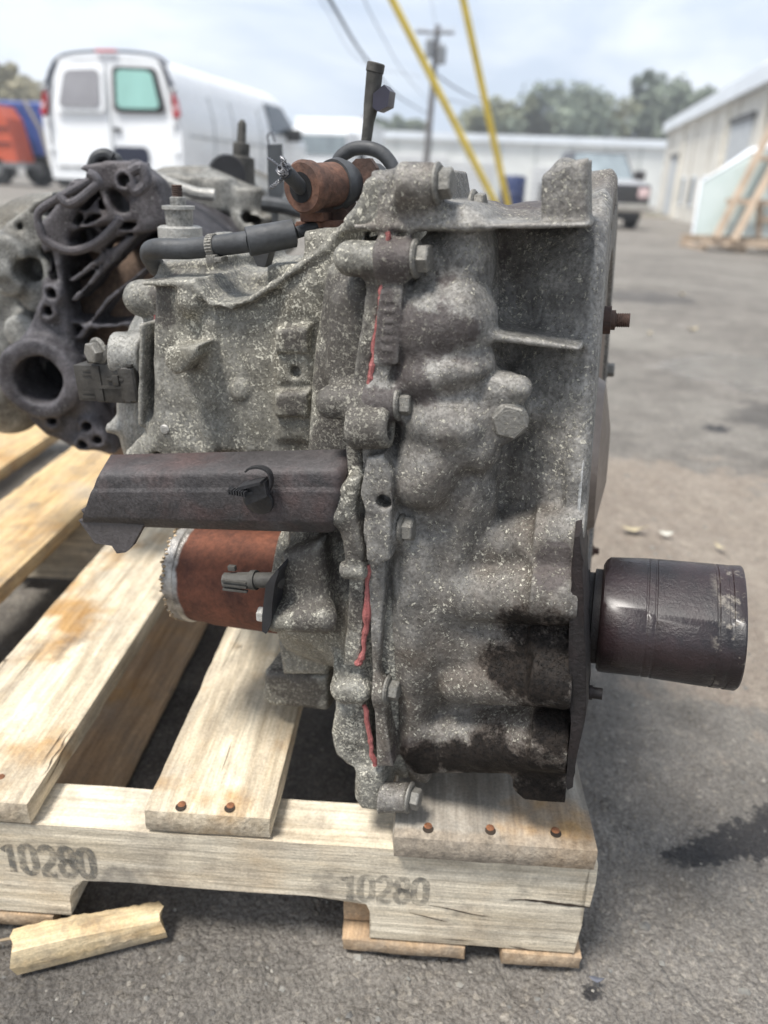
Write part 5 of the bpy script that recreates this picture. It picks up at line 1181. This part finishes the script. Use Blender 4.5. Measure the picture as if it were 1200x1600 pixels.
# --- speed sensor stub in front of the rusty can
vz = -.004
b = MB(); p0, p1, p2, p3 = [L3(x, 907, vz) for x in (352, 400, 436, 446)]
b.lathe(p0, p3, [(0, .0052), ((p1 - p0).length, .0056)], 10); b.lathe(p1 - Vector((.003, 0, 0)), p3, [(0, .0062), (.0035, .0062), (.0036, .0048), ((p3 - p1).length, .0050)], 20)
pbox(b, 356, 886, 366, 892, vz - .001, .003, .0002)
for dz in (-.003, 0, .003): b.box((p0.x + .001, vz - .0064, p0.z + dz - .0006), (p1.x - .004, vz - .004, p0.z + dz + .0006))
b.build('speed_sensor', grey_plastic, gearbox)
fl = [(430, 902), (438, 890), (448, 878), (450, 882), (444, 900), (440, 930), (438, 962), (430, 978), (424, 974), (424, 950)]
b = MB(); P = [L3(x - 4, y, vz) for x, y in fl]; b.prism([(p.x, vz - .010, p.z) for p in P], (0, .020, 0)); b.build('sensor_flange', black_plastic, gearbox)

# --- rusty shaft can on the left, its torn bright end
xa, xb = L3(300, 925, AX[0]).x, L3(470, 925, AX[0]).x
b = MB(); rows = []; N = 96
pr = [(0, .0385), (.009, .0392), (.010, .0380), (.020, .0376), (.030, .0388), (xb - xa, .0392)]
for j, (t, r) in enumerate(pr):
    rows.append([b.bm.verts.new((xa + t + (.0035 * fbm(np.array(k * .25), np.array(1.), np.array(2.), 3) + .0012 * math.sin(k * 1.7) if j == 0 else 0), AX[0] + r * math.cos(2 * math.pi * k / N), AX[1] + r * math.sin(2 * math.pi * k / N))) for k in range(N)])
rows.insert(0, [b.bm.verts.new((v.co.x + .001, AX[0] + (v.co.y - AX[0]) * .9, AX[1] + (v.co.z - AX[1]) * .9)) for v in rows[0]])
rows.insert(0, [b.bm.verts.new((xa + .03, AX[0] + (v.co.y - AX[0]) * .97, AX[1] + (v.co.z - AX[1]) * .97)) for v in rows[0]])
for j in range(len(rows) - 1):
    for k in range(N): q_ = (k + 1) % N; b.bm.faces.new((rows[j][k], rows[j][q_], rows[j + 1][q_], rows[j + 1][k]))
b.bm.faces.new(rows[0])
t = NT('rusted_can'); a_ = t.noise(45, 6, .7); b_ = t.noise(260, 5, .7)
cr = t.mix(.5, t.ramp(a_, (.32, (.07, .027, .018)), (.66, (.19, .068, .038))), t.ramp(b_, (.35, .5), (.65, 1.4)), 'MULTIPLY')
ux = t.n('ShaderNodeSeparateXYZ', None, Vector=t.co).outputs[0]
edge = t.n('ShaderNodeMapRange', None, Value=t.m('ADD', ux, t.m('MULTIPLY', t.noise(40, 3), .010)), From_Min=xa + .0165, From_Max=xa + .0185, To_Min=1.0, To_Max=0.0).outputs[0]
t.done(t.mix(edge, cr, t.ramp(t.noise(90, 5, .7), (.35, (.16, .145, .13)), (.65, (.50, .48, .45)))), t.mix(edge, (.85,) * 3, (.35,) * 3), t.m('MULTIPLY', edge, .5), t.bump(b_, .0007))
b.build('shaft_can', t.mat, gearbox, angle=50)
b = MB()
for k in range(46):                                     # bright torn beads along the cut
    th = R(100 + k * 4.6); r = .0385 + random.uniform(-.0006, .0006); p = Vector((xa + random.uniform(-.0005, .0035), AX[0] + r * math.cos(th), AX[1] + r * math.sin(th)))
    b.lathe(p - Vector((.0012, 0, 0)), p + Vector((.001, .0004, .0002)), [(0, .0004), (.0008, random.uniform(.0008, .0016)), (.0022, random.uniform(.0006, .0013)), (.003, .0003)], 7)
o = b.build('weld_spatter', rusty('burnt_brass_spatter', (.06, .045, .03), (.55, .42, .27), bump=.0003, scale=3, rough=.35, metal=.6), gearbox); o['kind'] = 'stuff'

# --- shift linkage on top
vt = .085
def V3(x, y, v=vt): return L3(x, y, v)
b = MB(); a, c = V3(470, 293, .075), V3(522, 288, .105); Lg = (c - a).length; s_ = mm(1, 490, 290, .09)
b.lathe(a, c, [(0, 20 * s_), (0.0005, 35 * s_), (.003, 39 * s_), (Lg * .25, 38 * s_), (Lg * .3, 33 * s_), (Lg, 33 * s_), (Lg, 10 * s_)], 48); b.build('bushing', rust, gearbox)
b = MB(); d = (c - a).normalized(); b.lathe(c, c + d, [(-.001, 37 * s_), (.004, 39 * s_), (.0045, 36 * s_), (.010, 35 * s_), (.012, 31 * s_), (.024, 28 * s_), (.045, 27 * s_)], 40); b.build('bushing_sleeve', rubber, gearbox)
b = MB(); b.lathe(a - d * .0004, a + d, [(0, 22 * s_), (.001, 21 * s_)], 32); b.build('bushing_bore', bpy.data.materials['dark_hole'], gearbox)
b = MB(); e = V3(447, 268, .058); b.tube([e, a, a + d * .01], 11 * s_, 20); b.build('cable_rod', rubber, gearbox)
steel_wire = plain('steel_wire', (.20, .20, .21), .4, .7)
wires = [[(448, 268), (440, 262), (428, 253), (419, 247)], [(448, 272), (440, 280), (430, 288), (423, 294)], [(446, 266), (441, 258), (445, 250), (440, 246), (442, 252)], [(447, 266), (437, 268), (436, 262), (444, 258), (450, 262)], [(449, 270), (443, 276), (437, 272), (433, 266)], [(449, 265), (452, 258), (446, 256)]]
b = MB()
for wp in wires:
    P = smooth_path([L3(x, y, .056 + random.uniform(-.003, .003)) for x, y in wp], 6)
    for s in range(3):
        ph = s * 2.1; r = .0007
        b.tube([p + Vector((math.sin(ph + i * .9), math.cos(ph + i * .9), math.cos(ph + i * .9 + 1))) * r for i, p in enumerate(P)], .00045, 5)
b.build('frayed_strands', steel_wire, gearbox)
b = MB(); P = [V3(x, y, .105) for x, y in ((468, 318), (530, 314), (545, 336), (545, 352), (470, 352))]; b.prism(P, (0, .03, 0)); b.build('saddle', rust_dark, gearbox)
b = MB(); pbox(b, 462, 344, 540, 357, .095, .05, .0008); pbox(b, 470, 332, 504, 347, .09, .018, .0008); pbox(b, 455, 350, 480, 360, .095, .03, .0008); b.build('rusty_plate', rust, gearbox)
b = MB(); P = [V3(x, y, .115) for x, y in ((548, 256), (556, 248), (578, 247), (588, 262), (586, 330), (560, 330), (556, 290))]; b.prism(P, (0, .006, 0)); b.build('lever_tab', rust_dark, gearbox)
b = MB(); b.tube(smooth_path([V3(x, y, .16) for x, y in ((522, 300), (527, 255), (545, 236), (570, 231), (597, 240), (616, 266), (622, 300))], 8), 10.5 * mm(1, 570, 240, .16), 20); b.build('breather_hose', rubber, gearbox)
b = MB(); m1 = mm(1, 580, 150, .17); b.tube([V3(570, 240, .17), V3(576, 190, .17), V3(580, 165, .17), V3(586, 108, .17)], 9 * m1, 20, rs=[8 * m1, 9 * m1, 12 * m1, 13 * m1]); b.cyl(V3(585, 114, .17), V3(588, 98, .17), 14 * m1, 14 * m1, 24, .0006); b.build('shift_lever', grey_plastic, gearbox)
b = MB(); P = [V3(x, y, .16) for x, y in ((583, 146), (600, 132), (609, 142), (606, 166), (590, 174), (582, 168))]; b.prism(P, (0, .014, 0)); b.build('lever_clip', plain('purple_black_plastic', (.03, .028, .045), .4), gearbox)

# --- black hose lying across the top
b = MB(); mh = mm(1, 350, 385, .07); b.tube(smooth_path([L3(x, y, v) for x, y, v in ((245, 418, .11), (234, 398, .085), (244, 389, .07), (290, 389, .07), (340, 384, .07), (392, 377, .07))], 8), 16 * mh, 24)
b.build('hose', rubber, gearbox)
b = MB(); a, c = L3(386, 378, .07), L3(462, 364, .085); b.lathe(a, c, [(0, 19 * mh), (.0006, 22 * mh), (.002, 22 * mh), ((c - a).length - .001, 21 * mh), ((c - a).length, 15 * mh)], 32); b.cyl(c, L3(500, 352, .1), 9 * mh); b.build('hose_sleeve', rubber, gearbox)
b = MB(); P = L3(333, 385, .07); dd = (L3(340, 384, .07) - L3(300, 388, .07)).normalized()
b.lathe(P - dd * .0025, P + dd, [(0, 16 * mh), (.0, 18 * mh), (.005, 18 * mh), (.005, 16 * mh)], 32)
for k in range(26):
    th = 2 * math.pi * k / 26; fr = frame(P, P + dd); c_ = P + fr @ Vector((18.3 * mh * math.cos(th), 18.3 * mh * math.sin(th), 0)); b.cyl(c_ - dd * .0022, c_ + dd * .0022, .0004, n=5)
pbox(b, 322, 398, 336, 412, .062, .008); pbox(b, 334, 402, 345, 410, .060, .010); b.build('hose_clamp', bolt_mat, gearbox)
b = MB(); P = [L3(x, y, .09) for x, y in ((392, 395), (420, 395), (414, 418), (402, 416))]; b.prism(P, (0, .01, 0)); b.build('hose_tab', rubber, gearbox)

# --- threaded post and mount tower behind the hose
b = MB(); mt = mm(1, 280, 350, .16); base = L3(286, 418, .16); top = L3(276, 290, .16); d = (top - base).normalized(); H = (top - base).length
b.lathe(base, top, [(0, 34 * mt), (H * .50, 34 * mt), (H * .52, 30 * mt)], 32)
b.lathe(base, top, [(H * .5, 20 * mt), (H * .72, 22 * mt), (H * .72, 25 * mt), (H * .76, 25 * mt), (H * .77, 12 * mt), (H * .86, 12 * mt), (H * .87, 9 * mt)], 24)
b.build('mount_tower', bare_steel, gearbox)
b = MB(); pr = []; t_ = H * .78
while t_ < H * 1.02: pr += [(t_, 8.6 * mt), (t_ + .0007, 7.2 * mt)]; t_ += .0014
b.lathe(base, top, pr, 18); b.build('threaded_stud', rust_dark, gearbox)
b = MB(); a = L3(350, 372, .16); b.lathe(a + Vector((0, 0, -.03)), a + Vector((0, 0, .1)), [(0, 17 * mt), (.03, 17 * mt), (.034, 13 * mt)], 24); b.build('round_boss', alloy_cover, gearbox)
# ------------------------------------------------------------------ the second gearbox, behind on the left
purple = cast('purple_tinged_casting', (.036, .033, .037), (.125, .118, .128), .5, (.3, .3, .3), tint=(.06, .05, .05), patch=7); pale_cast = cast('pale_rough_casting', (.13, .128, .12), (.36, .355, .33), .6, (.5, .5, .45), tint=(.10, .085, .06), patch=8)
rust_disc = rusty('rusty_converter', (.13, .09, .07), (.26, .18, .13), bump=.0006)
gb = empty('transmission', 'second gearbox with open purplish bell housing, at the back left of the pallet', 'gearbox', (-.45, .85, .127))
GO = Vector((-.45, .85, .127))
def G(px, py, y): return at_y(px, py, y) - GO
def GW(pts, y): return [(G(x, z, y).x, G(x, z, y).z) for x, z in pts]
yF = .74; v0 = yF - GO.y
f = Field((-.36, -.20, -.02), (.26, .36, .46), .003)
# rim plate with its openings
rimo = [(112, 290), (128, 258), (150, 252), (205, 250), (246, 282), (262, 345), (244, 376), (205, 362), (178, 372), (150, 395), (112, 385), (96, 395), (100, 470), (112, 520), (120, 560), (140, 600), (150, 640), (176, 690), (180, 712), (120, 700), (70, 680), (40, 650), (18, 600), (16, 560), (40, 520), (62, 470), (66, 400), (60, 350)]
f.prism(GW(rimo, yF), 1, v0, v0 + .040, .0025, .003)
for pts in ([(112, 348), (134, 303), (150, 296), (158, 312), (172, 335), (150, 345), (120, 352)], [(165, 300), (180, 296), (200, 318), (206, 332), (182, 336), (172, 318)], [(110, 365), (150, 352), (172, 348), (158, 372), (128, 388), (104, 378)], [(180, 350), (214, 343), (216, 352), (206, 358), (186, 358)], [(68, 392), (80, 395), (88, 440), (80, 448), (70, 440)], [(70, 465), (80, 470), (82, 490), (70, 492)], [(118, 268), (130, 262), (140, 276), (128, 288), (116, 286)]):
    f.prism(GW(pts, yF), 1, v0 - .02, v0 + .06, .003, .003, sub=True)
f.prism(GW([(100, 400), (150, 400), (215, 368), (262, 352), (300, 420), (260, 640), (170, 690), (150, 640), (125, 560), (112, 500)], yF), 1, v0 - .02, v0 + .08, .008, .006, sub=True)
a, c = G(70, 588, yF), G(72, 588, yF); f.cyl(a + Vector((0, -.016, 0)), a + Vector((0, .06, 0)), .040, rd=.006, k=.008); f.cyl(a + Vector((0, -.05, 0)), a + Vector((0, .06, 0)), .0235, rd=.001, k=.004, sub=True)
for px, py in ((84, 458), (78, 485), (84, 655), (138, 665), (132, 692), (155, 685), (195, 282), (122, 300)):
    a = G(px, py, yF); f.cyl(a + Vector((0, -.006, 0)), a + Vector((0, .04, 0)), .0095, rd=.002, k=.006); f.cyl(a + Vector((0, -.03, 0)), a + Vector((0, .04, 0)), .0048, rd=.0005, k=.001, sub=True)
for w_ in ([(112, 470), (150, 430), (232, 345)], [(120, 530), (165, 470), (250, 400)], [(108, 440), (200, 372)], [(128, 262), (165, 300), (178, 345), (150, 352)], [(100, 330), (145, 330), (215, 345), (262, 338)], [(160, 250), (158, 300), (120, 352)], [(205, 252), (222, 300), (248, 345)], [(112, 560), (150, 560), (190, 556)], [(108, 505), (150, 512), (200, 508)]):
    f.wall(GW(w_, yF), 1, v0 + .004, v0 + .05, .0038, .001, .002)
f.rough(.0022, 55); f.mesh('bell_rim', purple, gb)
# bell interior
f = Field((-.36, -.12, -.02), (.30, .42, .46), .0035)
ic = G(222, 490, yF + .06)
f.cyl(ic + Vector((-.02, .0, 0)), ic + Vector((.02, .20, 0)), .122, .10, .004, .0); f.cyl(ic + Vector((-.03, -.06, 0)), ic + Vector((0, .13, 0)), .108, .085, .003, .003, sub=True)
for ang in range(95, 260, 22):
    a_ = R(ang); f.box(ic + Vector((.10 * math.cos(a_), .03, .10 * math.sin(a_))), (.03, .05, .004), .001, .006, rot=(0, -a_, 0))
f.rough(.003, 50); f.mesh('bell_cone', purple, gb)
# pale case on the far left
f = Field((-.22, -.14, -.02), (.14, .20, .44), .0035)
f.ell(G(28, 440, .83), (.060, .055, .070), .01); f.ell(G(5, 540, .82), (.065, .055, .07), .01); f.ell(G(75, 345, .85), (.040, .06, .028), .012); f.cyl(G(-10, 610, .82), G(40, 625, .80), .04, rd=.02, k=.02);
for px, py, r in ((45, 425, .020), (22, 395, .016), (60, 360, .016), (8, 400, .018), (30, 520, .018), (52, 540, .012), (8, 440, .014), (50, 470, .012)):
    q = G(px, py, .755 if px > 20 else .74); f.cyl(q, q + Vector((0, .08, 0)), r, r * 1.2, .004, .010)
q = G(45, 423, .75); f.cyl(q + Vector((0, -.03, 0)), q + Vector((0, .03, 0)), .012, rd=.001, k=.003, sub=True)
f.wall([(G(x, y, .76).x, G(x, y, .76).z) for x, y in ((-10, 392), (20, 352), (60, 318), (100, 296))], 1, G(0, 0, .755).y, G(0, 0, .85).y, .005)
f.rough(.003, 26); f.mesh('gear_case', pale_cast, gb)
# long case behind to the right
f = Field((-.25, .05, .10), (.32, .55, .46), .0035)
p = GW([(238, 276), (262, 262), (330, 258), (360, 272), (408, 296), (424, 330), (424, 420), (250, 420)], .98); f.prism(p, 1, .10, .40, .012, .006)
f.wall(GW([(236, 280), (300, 308), (372, 318), (424, 320)], .95), 1, .085, .20, .008, .002, .006)
for x in (252, 292, 332, 372): f.wall(GW([(x, 300), (x + 4, 380)], .95), 1, .09, .2, .006, .001, .006)
for px, py, r in ((298, 284, .018), (330, 292, .013), (350, 285, .015), (268, 278, .016), (388, 300, .018), (398, 342, .026)):
    q = G(px, py, .94); f.cyl(q + Vector((0, 0, -.03)), q + Vector((0, 0, .006)), r, rd=.004, k=.008)
for px, py in ((388, 340), (402, 344)): q = G(px, py, .93); f.cyl(q + Vector((0, -.05, 0)), q + Vector((0, .04, 0)), .006, rd=.001, k=.001, sub=True)
f.rough(.003, 28); f.mesh('rear_case', pale_cast, gb)
# converter
b = MB(); q = G(215, 545, .86); b.lathe(q, q + Vector((-.25, -1, 0)), [(0, .118), (.03, .122), (.045, .115), (.05, .09), (.058, .06), (.07, .03), (.085, .026), (.09, .01)], 64); b.build('converter', rust_disc, gb)
bb = MB(); q_ = G(70, 588, yF + .052); bb.cyl(q_, q_ + Vector((0, .01, 0)), .036, .036, 32); bb.build('bore_dark_disc', bpy.data.materials['dark_hole'], gb)  # dark disc added to stand for the shade deep in the bore
bb = MB(); bb.lathe(G(70, 588, yF + .03), G(70, 588, yF - 1), [(0, .0225), (.010, .0225), (.010, .0205), (.014, .0205), (.014, .0225), (.018, .0225), (.018, .020), (.022, .020)], 40, caps=False); bb.build('bearing_ring', greasy, gb)
# pipes, hose and hangers over the rim
for pts, r, m_, nm, Y in (([(60, 355), (62, 330), (95, 308), (140, 282), (148, 272)], .0036, purple, 'pipe', .72), ([(60, 350), (72, 375), (110, 392), (150, 380), (180, 352), (188, 340)], .004, purple, 'pipe', .72), ([(142, 262), (150, 245), (165, 240), (176, 246)], .0045, rubber, 'hose', .76), ([(205, 268), (222, 262), (228, 285), (214, 298), (204, 285)], .005, purple, 'bracket', .72), ([(90, 306), (112, 318), (150, 290), (150, 278), (138, 270)], .0040, purple, 'bracket', .71), ([(225, 262), (240, 275), (300, 300), (336, 305)], .006, bare_steel, 'pipe', .86), ([(150, 246), (178, 248), (180, 256), (150, 256)], .006, rubber, 'hose', .77)):
    b = MB(); b.tube(smooth_path([G(x, y, Y) for x, y in pts], 6), r, 10); b.build(nm, m_, gb)
b = MB(); q = G(376, 262, 1.0); t_ = G(377, 232, 1.0); b.lathe(q + (q - t_) * .9, t_, [(0, .018), (.03, .016), (.032, .010), (.045, .010), (.046, .0055), (.066, .005), (.07, .002)], 16); b.build('sensor_spike', grey_plastic, gb)
b = MB(); q = G(352, 272, 1.0); b.lathe(q, q + Vector((.3, -1, 0)), [(0, .02), (.02, .022), (.03, .02)], 20); b.build('round_plug', black_rubber, gb)
b = MB(); P = [G(x, y, .92) for x, y in ((417, 226), (440, 225), (444, 300), (436, 318), (424, 318), (419, 300))]; b.prism(P, (0, .006, 0)); P = [G(x, y, .925) for x, y in ((424, 318), (434, 318), (434, 372), (424, 372))]; b.prism(P, (0, .006, 0)); b.build('hanger_bar', plain('dark_grey_bar', (.06, .065, .07), .6, 0, .2, 30), gb)
b = MB(); b.tube(smooth_path([G(x, y, .92) for x, y in ((420, 226), (418, 212), (424, 208), (430, 222))], 5), .0012, 6); b.build('wire_loop', steel_wire, gb)
b = MB(); b.tube(smooth_path([G(x, y, .90) for x, y in ((410, 318), (440, 322), (470, 330), (500, 340))], 5), .008, 10); b.build('hose', rubber, gb)
